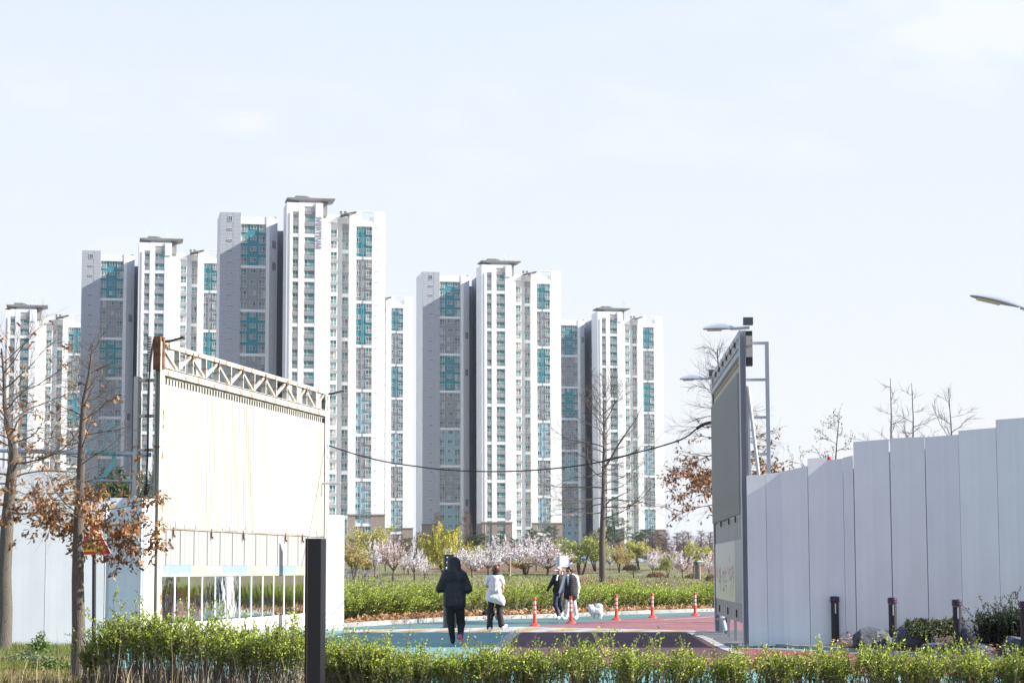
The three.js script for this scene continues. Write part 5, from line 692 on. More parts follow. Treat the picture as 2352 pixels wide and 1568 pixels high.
[[1420, 1197, 34, 400], [1398, 1216, 24, 405], [1487, 1221, 26, 395], [1463, 1230, 22, 408], [1520, 1240, 20, 410], [1223, 1221, 20, 410], [1262, 1216, 22, 412], [965, 1236, 18, 400], [1180, 1240, 16, 408]].forEach(([x, y, w, d], k) => parkTree('p', x, y, 0, w, ['tallest pine at the foot of the rightmost tower', 'pine close behind the bare trunk', 'pine at the right corner of the rightmost tower', 'pine between the two tall ones by the rightmost tower', 'pine at the sky gap right of the towers', 'pine in front of the entrance of tower 490', 'pine at the right corner of tower 490', 'pine behind the small white cherry left of the willow', 'pine behind the pale lamp post'][k], d));
const bareL = 'bare reddish tree in the row at the foot of the towers';
[805, 832, 880, 912, 930, 985, 1000, 1040, 1062, 1075, 1130, 1160, 1190, 1235, 1290, 1305, 1375, 1395, 1438, 1450, 1475, 1510, 1545, 1560, 1590, 1615, 1640].forEach((x, k) => { const R = rng(700 + k); parkTree('t', x, 1250 - R() * 22, 0, 22 + R() * 10, bareL, 385 + R() * 40, 'bare trees at the foot of the towers'); });
[870, 917, 962, 1003, 1072, 1500, 1513, 1531, 1556, 1570, 1583, 1612, 1632].forEach((x, k) => { const R = rng(800 + k); parkTree('m', x, (x > 1490 ? 1222 : x < 1010 && x > 990 ? 1180 : x === 1072 ? 1172 : 1225) + R() * 10, 0, 13 + R() * 5, `slender conical bare tree behind the blossom, ${['first', 'second', 'third', 'fourth', 'fifth', 'sixth', 'seventh', 'eighth', 'ninth', 'tenth', 'eleventh', 'twelfth', 'thirteenth'][k]} from the left`, 370 + R() * 40, 'conical bare trees behind the park'); });
{ // low clipped hedge and brown shrubs on the right bank
  const R = rng(901), blob = (x, y0, y1, hw, col, n, label, nm, mt) => { const b = onTerrain(x, y1), d = -b.z, h = at(x, y0, d).y - b.y, w = hw / F * d, A = new Acc(true); for (let q = 0; q < n; q++) { const a = rdir(R), r = .6 + .4 * R(), p = V(a.x * w * r, Math.abs(a.y) * h * r, a.z * 1.2 * r); A.col = vary(R, col, .3); A.leaf(p, rdir(R), rdir(R), .16, .06); } const t = thing(nm, label, 'shrub', b); part('foliage', A.geo(), mt, t).userData.kind = 'stuff'; part('stem', new Acc().tube([V(0, 0, 0), V(0, h * .6, 0)], [.06, .02], 5).geo(), M.twig, t); };
  blob(1519, 1303, 1309, 20, [.20, .21, .04], 2600, 'low clipped green hedge on the right bank', 'clipped_hedge', M.leaf); blob(1446, 1296, 1309, 17, [.20, .10, .07], 2200, 'reddish brown shrub behind the dwarf pine', 'shrub', M.leaf); blob(1508, 1314, 1326, 24, [.24, .14, .08], 2200, 'dry red shrub on the right bank lawn', 'shrub', M.leaf); blob(1633, 1318, 1334, 12, [.24, .15, .09], 1500, 'dry red shrub beside the right gate leaf', 'shrub', M.leaf); blob(1590, 1318, 1328, 18, [.23, .14, .09], 1600, 'dry red shrub right of the small pink cherry', 'shrub', M.leaf);
}
// ---- hedges
function hedge({ name, label, path, depth, height, shoots, perShoot, leaf, cols, lean = V(0, 0, 0), spread = .35, low = .25, seed, twigM = M.twig, twigLen = .2, thick = 1 }) {
  const R = rng(seed), o = path[0].clone(), S = new Acc(), L = new Acc(true); let total = 0; for (let k = 0; k < path.length - 1; k++) total += path[k].distanceTo(path[k + 1]);
  const n = Math.round(total * depth * shoots);
  for (let k = 0; k < n; k++) {
    const t0 = R(), t = clamp(t0 + .06 / total * Math.sin(t0 * total * 14 + seed)), q = onPath(path, t), clump = .86 + .3 * vnoise(t * total * 2.3 + seed, 3, 9), side = V(-q.d.z, 0, q.d.x), e = (R() - .5), b = q.p.clone().addScaledVector(side, e * depth * .75), h = height(t, e, b) * clump * (R() < .08 ? 1.1 + R() * .42 : .72 + R() * .36), dir = V((R() - .5) * spread * 2, 1, (R() - .5) * spread * 2).addScaledVector(side, e * spread * .8).add(lean.clone().multiplyScalar(.6 + R() * .6)).normalize();
    b.y = terrain(b.x, b.z); const pts = limb(R, b.sub(o), dir, h / Math.max(.5, dir.y), 5, .09, .02); S.tube(pts, taper(6, .0065 * thick, .002 * thick), 3, false);
    const tw = Math.round(perShoot / 9), put = (pp, dd) => { L.col = vary(R, cols[Math.floor(R() * cols.length)], .22); const u = dd.clone().addScaledVector(rdir(R), .9).normalize(); L.leaf(pp, u, rdir(R).multiplyScalar(.8).add(V(0, .6, .1)).addScaledVector(SUN, .5).normalize(), leaf * (.7 + R() * .6), leaf * .55); };
    for (let w = 0; w < tw; w++) { const uu = low + (1 - low) * Math.sqrt((w + R()) / tw), x = onPath(pts, uu), td = x.d.clone().addScaledVector(rdir(R), .75).normalize(), tp = limb(R, x.p, td, twigLen * (.5 + R()) * (1.2 - uu * .6), 2, .12, .1); if (w % 2 === 0) S.tube(tp, taper(3, .0026 * thick, .0014 * thick), 3, false); for (let i = 0; i < 7; i++) { const y = onPath(tp, (i + R()) / 7); put(y.p, y.d); } }
    for (let i = 0; i < perShoot * .22; i++) { const x = onPath(pts, low + (1 - low) * R()); put(x.p, x.d); }
  }
  const T = thing(name, label, 'hedge', o); part('stems', S.geo(), twigM, T).userData.kind = 'stuff'; part('leaves', L.geo(), M.leaf, T).userData.kind = 'stuff'; return T;
}
const springG = [[.25, .34, .02], [.31, .385, .03], [.18, .26, .015], [.37, .42, .06], [.20, .20, .04]];
{
  const P = [[214, 29.6], [330, 29.3], [480, 28.8], [600, 28.3], [716, 27.8]].map(([x, d]) => V(xAt(x, d), 0, -d));
  hedge({ name: 'hedge', label: 'leafy spring hedge with bare stems below in front of the left gate leaf', path: P, depth: 1.0, height: (t, e) => (.80 + .13 * Math.exp(-(((t - .28) / .13) ** 2)) - .10 * sst(.5, .8, t) + .12 * Math.sin(t * 23) * .4) * sst(-.02, .06, t) * (1 - .12 * Math.abs(e) * 2), shoots: 190, perShoot: 52, leaf: .038, cols: springG, seed: 1001, low: .42, spread: .26, thick: 1.15 });
  const Q = [[738, 26.4], [900, 26.2], [1200, 26], [1600, 25.8], [2000, 25.6], [2352, 25.4], [2520, 25.3]].map(([x, d]) => V(xAt(x, d), 0, -d));
  hedge({ name: 'hedge', label: 'long leafy spring hedge across the bottom of the picture', path: Q, depth: 1.05, height: (t, e) => .47 + .12 * Math.exp(-(((t - .07) / .08) ** 2)) + .02 * Math.sin(t * 31) + .025 * Math.sin(t * 67 + 1) - .04 * sst(.45, .7, t), shoots: 210, perShoot: 58, leaf: .034, cols: springG, seed: 1002, low: .2, spread: .3, thick: 1.15 });
  // forsythia hedge along the verge
  const F1 = [[600, 66], [789, 68.5], [900, 70.5], [1015, 73]].map(([x, d]) => V(xAt(x, d), 0, -d)), F2 = [[1030, 74], [1180, 76.5], [1330, 80]].map(([x, d]) => V(xAt(x, d), 0, -d)), F3 = [[1340, 80.5], [1480, 84], [1660, 87], [1800, 89], [2050, 90], [2300, 90]].map(([x, d]) => V(xAt(x, d), 0, -d)), gc = [[.26, .37, .02], [.32, .42, .03], [.20, .29, .018], [.40, .42, .09]];
  hedge({ name: 'verge_hedge', label: 'dense arching green hedge behind the path, left of the hooded walker', path: F1, depth: 2.0, height: (t) => .68 + .1 * Math.sin(t * 17), shoots: 62, perShoot: 95, leaf: .055, cols: gc, lean: V(.55, 0, .1), seed: 1003, low: .12, spread: .4, twigLen: .42, thick: 2 });
  hedge({ name: 'verge_hedge', label: 'thinner green hedge behind the woman in white and the couple', path: F2, depth: 1.8, height: (t) => .66 + .14 * Math.sin(t * 21), shoots: 44, perShoot: 70, leaf: .055, cols: gc, lean: V(.1, 0, .05), seed: 1004, low: .22, spread: .5, twigLen: .42, thick: 2.3 });
  hedge({ name: 'verge_hedge', label: 'green hedge behind the orange bollards right of the white dog', path: F3, depth: 1.8, height: (t) => .60 + .14 * Math.sin(t * 19), shoots: 46, perShoot: 72, leaf: .06, cols: gc, lean: V(.15, 0, .05), seed: 1005, low: .2, spread: .52, twigLen: .45, thick: 2.3 });
  const dk = [[.022, .04, .012], [.03, .05, .014], [.016, .03, .01]], sp = at(2292, 1480, 37.8).setY(0);
  hedge({ name: 'dark_shrub', label: 'dense dark evergreen shrub against the right fence', path: [sp.clone().add(V(-.35, 0, 0)), sp.clone().add(V(.75, 0, .2))], depth: .8, height: (t) => .62 + .16 * Math.sin(t * 3), shoots: 300, perShoot: 80, leaf: .04, cols: dk, seed: 1006, low: .05, spread: .3, twigM: M.barkDark }).userData.category = 'shrub';
}
// ---- grass, weeds, straws, fallen leaves
function scatter(name, label, cat, geo, m, n, place, parentKind = 'stuff') { const I = new THREE.InstancedMesh(geo, m, n), d = new THREE.Object3D(), c = new THREE.Color(); for (let k = 0; k < n; k++) { const col = place(d, k); d.updateMatrix(); I.setMatrixAt(k, d.matrix); I.setColorAt(k, c.setRGB(...col)); } I.name = numbered(name); I.userData.kind = parentKind; scene.add(I); return tag(I, label, cat); }
{
  const bl = new Acc(); { const a = V(-.5, 0, 0), b = V(.5, 0, 0), c = V(.35, .55, .12), d = V(-.25, .55, .12), e = V(.1, 1, .45); const k = bl.v(a, V(0, .3, 1)); bl.v(b, V(0, .3, 1)); bl.v(c, V(0, .5, 1)); bl.v(d, V(0, .5, 1)); bl.v(e, V(0, .6, 1)); bl.i.push(k, k + 1, k + 2, k, k + 2, k + 3, k + 3, k + 2, k + 4); } const blade = bl.geo();
  const dl = new Acc(); oakLeaf(dl, rng(4), V(0, 0, 0), V(1, 0, 0), 1); const leafG = dl.geo(); leafG.computeVertexNormals(); { const p = leafG.attributes.position; for (let i = 0; i < p.count; i++) { const y = p.getY(i), z = p.getZ(i); p.setXYZ(i, p.getX(i), Math.abs(y * .35), Math.abs(z) > Math.abs(y) ? z : y); } }
  const gm = new THREE.MeshPhysicalMaterial({ color: 0xffffff, side: THREE.DoubleSide, roughness: .8, transmission: .2, thickness: 0, specularIntensity: .3 });
  const R = rng(1101), grassC = [[.17, .20, .04], [.20, .21, .06], [.36, .29, .15], [.30, .24, .12], [.13, .17, .03]];
  scatter('grass', 'short mixed green and dry grass on the left foreground ground', 'grass', blade, gm, 26000, (d) => { const dep = 27.6 + R() * 16.6, x = xAt(-90 + R() * 340, dep); d.position.set(x, -.01, -dep); d.rotation.set((R() - .5) * .5, R() * 6.28, 0); const g = fbm(x * 1.1, dep * .7, 3, 55), h = (.05 + R() * .09) * (g > .52 ? 1.3 : .8); d.scale.set(.006 + R() * .006, h, h); return g > .5 && dep > 30.5 + 2 * R() ? vary(R, grassC[Math.floor(R() * 2)], .3) : vary(R, grassC[2 + Math.floor(R() * 3)], .3); });
  scatter('grass', 'rough dry grass on the ground in front of the long hedge', 'grass', blade, gm, 16000, (d) => { const dep = 12 + R() * 13, x = (R() - .5) * 26; d.position.set(x, -.01, -dep); d.rotation.set((R() - .5) * .5, R() * 6.28, 0); const h = .05 + R() * .1; d.scale.set(.006 + R() * .006, h, h); return vary(R, grassC[Math.floor(R() * 5)], .3); });
  scatter('straw', 'tall pale dry grass stalks in front of the left hedge', 'dry grass', blade, gm, 170, (d) => { const dep = 26.6 + R() * 2.2, u = R(), x = xAt(u < .75 ? mix(-30, 760, R()) : mix(760, 2400, R()), dep); d.position.set(x, 0, -dep); d.rotation.set((R() - .5) * .3, R() * 6.28, (R() - .5) * .3); const h = .25 + R() * R() * .75; d.scale.set(.008 + R() * .006, h, h * .5); return vary(R, [.46, .37, .22], .2); });
  scatter('fallen_leaves', 'thick strip of fallen brown leaves along the verge hedge', 'fallen leaves', leafG, gm, 24000, (d) => { const t = R(), q = onPath(kerbW.slice(1, 6), t), e = R() * R(), p = q.p.clone().add(V(.0, 0, -.12 - e * (9.5 - t * 2))); if (R() < .02) p.z += 1.2 * R(); d.position.set(p.x, .02 + R() * .12, p.z); d.rotation.set((R() - .5) * 1.6, R() * 6.28, (R() - .5) * 1.6); d.scale.setScalar(.09 + R() * .07); return vary(R, dryCols[[0, 2, 3, 0, 1][Math.floor(R() * 5)]], .3); });
  scatter('fallen_leaves', 'scattered fallen leaves on the left foreground soil', 'fallen leaves', leafG, gm, 2600, (d) => { const dep = 27 + R() * 6, x = xAt(-60 + R() * 800, dep); d.position.set(x, .015, -dep); d.rotation.set((R() - .5) * .8, R() * 6.28, (R() - .5) * .8); d.scale.setScalar(.05 + R() * .05); return vary(R, dryCols[Math.floor(R() * 4)], .3); });
  scatter('fallen_leaves', 'dead leaves on the soil bank under the right fence', 'fallen leaves', leafG, gm, 1300, (d) => { const t = R(), a = onPlane(mix(1900, 2420, t), mix(1492, 1527, t), 0), e = R(); d.position.set(a.x + e * .5, .05 + e * .25, a.z - .15 - e * 1.3); d.rotation.set((R() - .5), R() * 6.28, (R() - .5)); d.scale.setScalar(.05 + R() * .05); return vary(R, dryCols[Math.floor(R() * 4)], .3); });
  scatter('reeds', 'pale dry reeds along the stream behind the verge hedges', 'reeds', blade, gm, 14000, (d) => { const dep = 90 + R() * 14, x = xAt(740 + R() * 960, dep); d.position.set(x, terrain(x, -dep) - .02, -dep); d.rotation.set((R() - .5) * .35, R() * 6.28, (R() - .5) * .35); const h = .35 + R() * .5 - terrain(x, -dep); d.scale.set(.02 + R() * .02, h, h * .35); return vary(R, [.42, .34, .20], .25); });
  scatter('lawn_tufts', 'uneven grass tufts over the far park lawn', 'grass', blade, gm, 26000, (d) => { const dep = 130 + R() * R() * 190, x = xAt(760 + R() * 930, dep), b = fbm(x * .11 + 30, -dep * .035, 4, 203); d.position.set(x, terrain(x, -dep) - .01, -dep); d.rotation.set((R() - .5) * .6, R() * 6.28, 0); const h = .12 + R() * .2; d.scale.set(.05 + R() * .05, h, h); return b > .57 && dep > 200 ? vary(R, [.24, .16, .09], .3) : vary(R, R() < .6 ? [.21, .235, .06] : [.30, .26, .11], .3); });
  // leafy weeds near the left tree
  [[96, 1462, 40, 'taller leafy weed by the left fence'], [70, 1500, 36, 'low grey green weed patch left of the oak'], [130, 1520, 33.5, 'low weed patch close to the oak trunk']].forEach(([x, y, dep, label], k) => { const A = new Acc(true), b = V(xAt(x, dep), 0, -dep), h = [.42, .22, .2][k], w = [.28, .55, .5][k], RR = rng(1200 + k); for (let q = 0; q < 900; q++) { const a = rdir(RR), p = V(a.x * w * RR(), Math.abs(a.y) * h * (.3 + .7 * RR()), a.z * w * RR()); A.col = vary(RR, k === 1 ? [.17, .21, .11] : [.13, .19, .035], .3); A.leaf(p, rdir(RR), rdir(RR).add(V(0, .8, 0)).normalize(), .06, .03); } const t = thing('weed', label, 'weed', b); part('leaves', A.geo(), M.leaf, t).userData.kind = 'stuff'; part('stem', new Acc().tube([V(0, 0, 0), V(.02, h * .7, 0)], [.008, .003], 4).geo(), M.twig, t); });
  { const A = new Acc(true), RR = rng(1300), b = at(2200, 1470, 38.8).setY(0); for (let q = 0; q < 2600; q++) { const x = -.9 + RR() * 1.7, e = RR(), p = V(x, .28 + e * .26 + RR() * .1, -.35 * e + RR() * .2); A.col = vary(RR, RR() < .4 ? [.16, .17, .05] : [.03, .055, .02], .3); A.leaf(p, rdir(RR).add(V(0, .6, 0)).normalize(), rdir(RR), .07, .03); } const t = thing('ivy', 'ground ivy and grass between the rocks and the right fence', 'ground cover', b); part('leaves', A.geo(), M.leaf, t).userData.kind = 'stuff'; }
}
// ---------------------------------------------------------------- people and dogs, meshed from distance fields
function cap(p, a) { const [, ax, ay, az, bx, by, bz, ra, rb] = a, dx = bx - ax, dy = by - ay, dz = bz - az, px = p[0] - ax, py = p[1] - ay, pz = p[2] - az, h = clamp((px * dx + py * dy + pz * dz) / (dx * dx + dy * dy + dz * dz + 1e-9)); return Math.hypot(px - dx * h, py - dy * h, pz - dz * h) - mix(ra, rb, h); }
function ell(p, a) { const x = p[0] - a[1], y = p[1] - a[2], z = p[2] - a[3], k0 = Math.hypot(x / a[4], y / a[5], z / a[6]), k1 = Math.hypot(x / a[4] ** 2, y / a[5] ** 2, z / a[6] ** 2); return k1 < 1e-9 ? -Math.min(a[4], a[5], a[6]) : k0 * (k0 - 1) / k1; }
function field(prims, k = .04, extra) { return (p) => { let d = 1e9; for (const a of prims) { const e = a[0] === 'c' ? cap(p, a) : ell(p, a); const h = clamp(.5 + .5 * (d - e) / k); d = d > 1e8 ? e : mix(d, e, h) - k * h * (1 - h); } return extra ? extra(p, d) : d; }; }
function bounds(prims, m = .06) { const lo = [9, 9, 9], hi = [-9, -9, -9]; for (const a of prims) { const pts = a[0] === 'c' ? [[a[1], a[2], a[3], a[7]], [a[4], a[5], a[6], a[8]]] : [[a[1], a[2], a[3], Math.max(a[4], a[5], a[6])]]; for (const [x, y, z, r] of pts) [x, y, z].forEach((v, k) => { lo[k] = Math.min(lo[k], v - r - m); hi[k] = Math.max(hi[k], v + r + m); }); } return [lo, hi]; }
function netMesh(fn, lo, hi, cell) {                              // surface nets
  const n = [0, 1, 2].map(k => Math.ceil((hi[k] - lo[k]) / cell) + 1), [nx, ny, nz] = n, val = new Float32Array(nx * ny * nz), id = (i, j, k) => (k * ny + j) * nx + i;
  for (let k = 0; k < nz; k++) for (let j = 0; j < ny; j++) for (let i = 0; i < nx; i++) val[id(i, j, k)] = fn([lo[0] + i * cell, lo[1] + j * cell, lo[2] + k * cell]);
  const pos = [], vid = new Int32Array(nx * ny * nz).fill(-1), idx = [];
  for (let k = 0; k < nz - 1; k++) for (let j = 0; j < ny - 1; j++) for (let i = 0; i < nx - 1; i++) {
    let m = 0, sx = 0, sy = 0, sz = 0, c = 0; const v = []; for (let q = 0; q < 8; q++) { const w = val[id(i + (q & 1), j + (q >> 1 & 1), k + (q >> 2))]; v.push(w); if (w < 0) m |= 1 << q; } if (m === 0 || m === 255) continue;
    for (const [a, b] of [[0, 1], [2, 3], [4, 5], [6, 7], [0, 2], [1, 3], [4, 6], [5, 7], [0, 4], [1, 5], [2, 6], [3, 7]]) if ((v[a] < 0) !== (v[b] < 0)) { const t = v[a] / (v[a] - v[b]); sx += mix(a & 1, b & 1, t); sy += mix(a >> 1 & 1, b >> 1 & 1, t); sz += mix(a >> 2, b >> 2, t); c++; }
    vid[id(i, j, k)] = pos.length / 3; pos.push(lo[0] + (i + sx / c) * cell, lo[1] + (j + sy / c) * cell, lo[2] + (k + sz / c) * cell);
  }
  const quad = (a, b, c, d, f) => { if (a < 0 || b < 0 || c < 0 || d < 0) return; f ? idx.push(a, b, c, a, c, d) : idx.push(a, c, b, a, d, c); };
  for (let k = 1; k < nz - 1; k++) for (let j = 1; j < ny - 1; j++) for (let i = 1; i < nx - 1; i++) { const s = val[id(i, j, k)] < 0; if (s !== val[id(i + 1, j, k)] < 0) quad(vid[id(i, j - 1, k - 1)], vid[id(i, j, k - 1)], vid[id(i, j, k)], vid[id(i, j - 1, k)], s); if (s !== val[id(i, j + 1, k)] < 0) quad(vid[id(i - 1, j, k - 1)], vid[id(i - 1, j, k)], vid[id(i, j, k)], vid[id(i, j, k - 1)], s); if (s !== val[id(i, j, k + 1)] < 0) quad(vid[id(i - 1, j - 1, k)], vid[id(i, j - 1, k)], vid[id(i, j, k)], vid[id(i - 1, j, k)], s); }
  const g = new THREE.BufferGeometry(); g.setAttribute('position', new THREE.Float32BufferAttribute(pos, 3)); g.setIndex(idx); g.computeVertexNormals(); return g;
}
function blob(prims, cell = .012, k = .04, extra) { const [lo, hi] = bounds(prims); return planarUV(netMesh(field(prims, k, extra), lo, hi, cell)); }
function join(gs) { const A = { p: [], n: [], i: [] }; for (const g of gs) { const o = A.p.length / 3; A.p.push(...g.attributes.position.array); A.n.push(...g.attributes.normal.array); for (const i of g.index.array) A.i.push(i + o); } const g = new THREE.BufferGeometry(); g.setAttribute('position', new THREE.Float32BufferAttribute(A.p, 3)); g.setAttribute('normal', new THREE.Float32BufferAttribute(A.n, 3)); g.setIndex(A.i); return planarUV(g); }
function hand(x, y, z, dir, side, curl = .6) { // wrist at x,y,z; dir: unit vector towards the fingers; side: unit vector towards the thumb
  const d = V(...dir).normalize(), s = V(...side).normalize(), n = d.clone().cross(s).normalize(), w = V(x, y, z), P = [], at3 = (a, b, c) => w.clone().addScaledVector(d, a).addScaledVector(s, b).addScaledVector(n, c), C = (a, b, ra, rb) => P.push(['c', a.x, a.y, a.z, b.x, b.y, b.z, ra, rb]);
  C(at3(-.03, 0, 0), at3(.02, 0, 0), .024, .024); for (const b of [-.026, -.009, .009, .026]) C(at3(.01, b * .7, 0), at3(.08, b, 0), .016, .013);
  [[-.028, .062], [-.010, .076], [.009, .080], [.027, .070]].forEach(([b, L]) => { const k1 = at3(.08, b, 0), k2 = at3(.08 + L * .45 * Math.cos(curl * .5), b, L * .45 * Math.sin(curl * .5)), k3 = k2.clone().addScaledVector(d, L * .55 * Math.cos(curl * 1.6)).addScaledVector(n, L * .55 * Math.sin(curl * 1.6)); C(k1, k2, .0095, .009); C(k2, k3, .009, .0075); });
  const t1 = at3(.02, .028, .005), t2 = at3(.055, .05, .015), t3 = at3(.085, .05, .028); C(t1, t2, .013, .011); C(t2, t3, .0105, .0085); return blob(P, .0045, .008);
}
const skin = mat([.50, .30, .21], .6), PM = { jacket: mat([.0095, .011, .0145], .62, { bumpMap: noiseBump, bumpScale: .006 }), pants: mat([.006, .0065, .0085], .8), white: mat([.66, .66, .68], .8, { bumpMap: noiseBump, bumpScale: .004 }), mint: mat([.60, .64, .62], .8, { bumpMap: noiseBump, bumpScale: .006 }), black: mat([.01, .01, .012], .8), blackKnit: mat([.016, .016, .018], .9), jeans: mat([.018, .026, .06], .8), brown: mat([.12, .026, .016], .45), hair: mat([.016, .010, .008], .5), shoeW: mat([.68, .68, .68], .6), shoeP: mat([.62, .12, .16], .6), sole: mat([.55, .55, .55], .7), green: mat([.36, .68, .30], .5), red: mat([.4, .03, .04], .6) };
const folds = (amp, fx, fy, s) => (p, d) => d + amp * (fbm(p[0] * fx + 9, p[1] * fy + p[2] * 4 + s, 3, s) - .5);
function shoe(name, heel, toe, m, P, w = .042) { const g = blob([['c', ...heel, ...toe, w, w * .86], ['c', heel[0], heel[1] + .035, heel[2], mix(heel[0], toe[0], .45), mix(heel[1], toe[1], .45) + .03, mix(heel[2], toe[2], .45), w * .95, w * .8]], .009, .03); const s = part(name, g, m, P); part('sole', blob([['c', heel[0], heel[1] - .028, heel[2], toe[0], toe[1] - .024, toe[2], w * .62, w * .55]], .009, .02), PM.sole, s); return s; }

{ // hooded walker, seen from behind
  const P = thing('person', 'person in a black hooded jacket and black trousers walking away', 'person', at(1043, 1478, 44.4).setY(.012)); P.scale.set(.94, 1, .94);
  const bodyG = join([blob([['e', 0, 1.66, -.02, .085, .115, .1], ['c', 0, 1.5, 0, 0, 1.58, 0, .055, .06], ['c', 0, 1.42, 0, 0, .9, 0, .1, .1], ['c', -.2, 1.38, 0, -.32, 1.16, 0, .05, .045], ['c', -.32, 1.16, 0, -.14, 1.16, -.26, .04, .032], ['c', .2, 1.38, 0, .32, 1.15, 0, .05, .045], ['c', .32, 1.15, 0, .14, 1.16, -.26, .04, .032], ['c', -.08, .86, 0, -.08, .49, -.04, .075, .055], ['c', -.08, .49, -.04, -.03, .1, .0, .05, .035], ['c', .1, .86, 0, .15, .44, -.08, .075, .055], ['c', .15, .44, -.08, .14, .14, .17, .05, .035]], .014, .05), hand(-.13, 1.16, -.27, [.7, .1, -.6], [0, 1, .2]), hand(.13, 1.16, -.27, [-.7, .1, -.6], [0, 1, .2])]);
  part('body', bodyG, skin, P);
  const J = [['c', -.13, 1.36, 0, .13, 1.36, 0, .145, .145], ['c', -.09, 1.15, 0, .09, 1.15, 0, .15, .15], ['c', -.095, 1.0, 0, .095, 1.0, 0, .155, .155], ['c', -.095, .84, 0, .095, .84, .01, .155, .155], ['c', -.2, 1.40, 0, -.31, 1.15, .0, .098, .085], ['c', -.31, 1.15, 0, -.17, 1.15, -.25, .08, .055], ['c', .2, 1.40, 0, .31, 1.14, 0, .098, .085], ['c', .31, 1.14, 0, .17, 1.15, -.25, .08, .055], ['c', 0, 1.47, .0, 0, 1.54, -.01, .16, .12], ['c', -.14, 1.44, 0, .14, 1.44, 0, .1, .1]];
  part('jacket', blob(J, .012, .055, (p, d) => { let e = d + .03 * (fbm(p[0] * 9 + p[1] * 6, p[1] * 3 - p[0] * 7 + 3, 3, 5) - .5) + .012 * (fbm(p[0] * 30 + p[1] * 12, p[1] * 10, 2, 6) - .5); return Math.max(e, .76 + (p[0] > 0 ? -.02 : .02) - p[1]); }), PM.jacket, P);
  part('hood', blob([['c', -.03, 1.60, -.01, -.03, 1.665, -.01, .12, .125], ['c', .02, 1.60, -.01, .02, 1.665, -.01, .12, .125], ['c', 0, 1.50, .01, 0, 1.58, .0, .155, .138]], .011, .06, (p, d) => Math.max(d + .012 * (fbm(p[0] * 12, p[1] * 14, 3, 8) - .5), -Math.hypot(p[0], (p[1] - 1.66) * .85, (p[2] + .16) * 1) + .09)), PM.jacket, P);
  part('trousers', blob([['c', -.02, .84, 0, .04, .84, 0, .15, .15], ['c', -.085, .8, 0, -.085, .5, -.03, .108, .088], ['c', -.085, .5, -.03, -.03, .1, 0, .086, .058], ['c', .115, .8, 0, .15, .44, -.08, .108, .09], ['c', .15, .44, -.08, .14, .15, .16, .088, .06]], .012, .04, folds(.016, 14, 10, 7)), PM.pants, P);
  shoe('shoe', [-.03, .05, .04], [-.04, .04, -.17], PM.black, P); const sp = shoe('shoe', [.13, .14, .2], [.19, .045, .06], PM.shoeP, P); sp.userData.label = 'bright pink shoe';
}
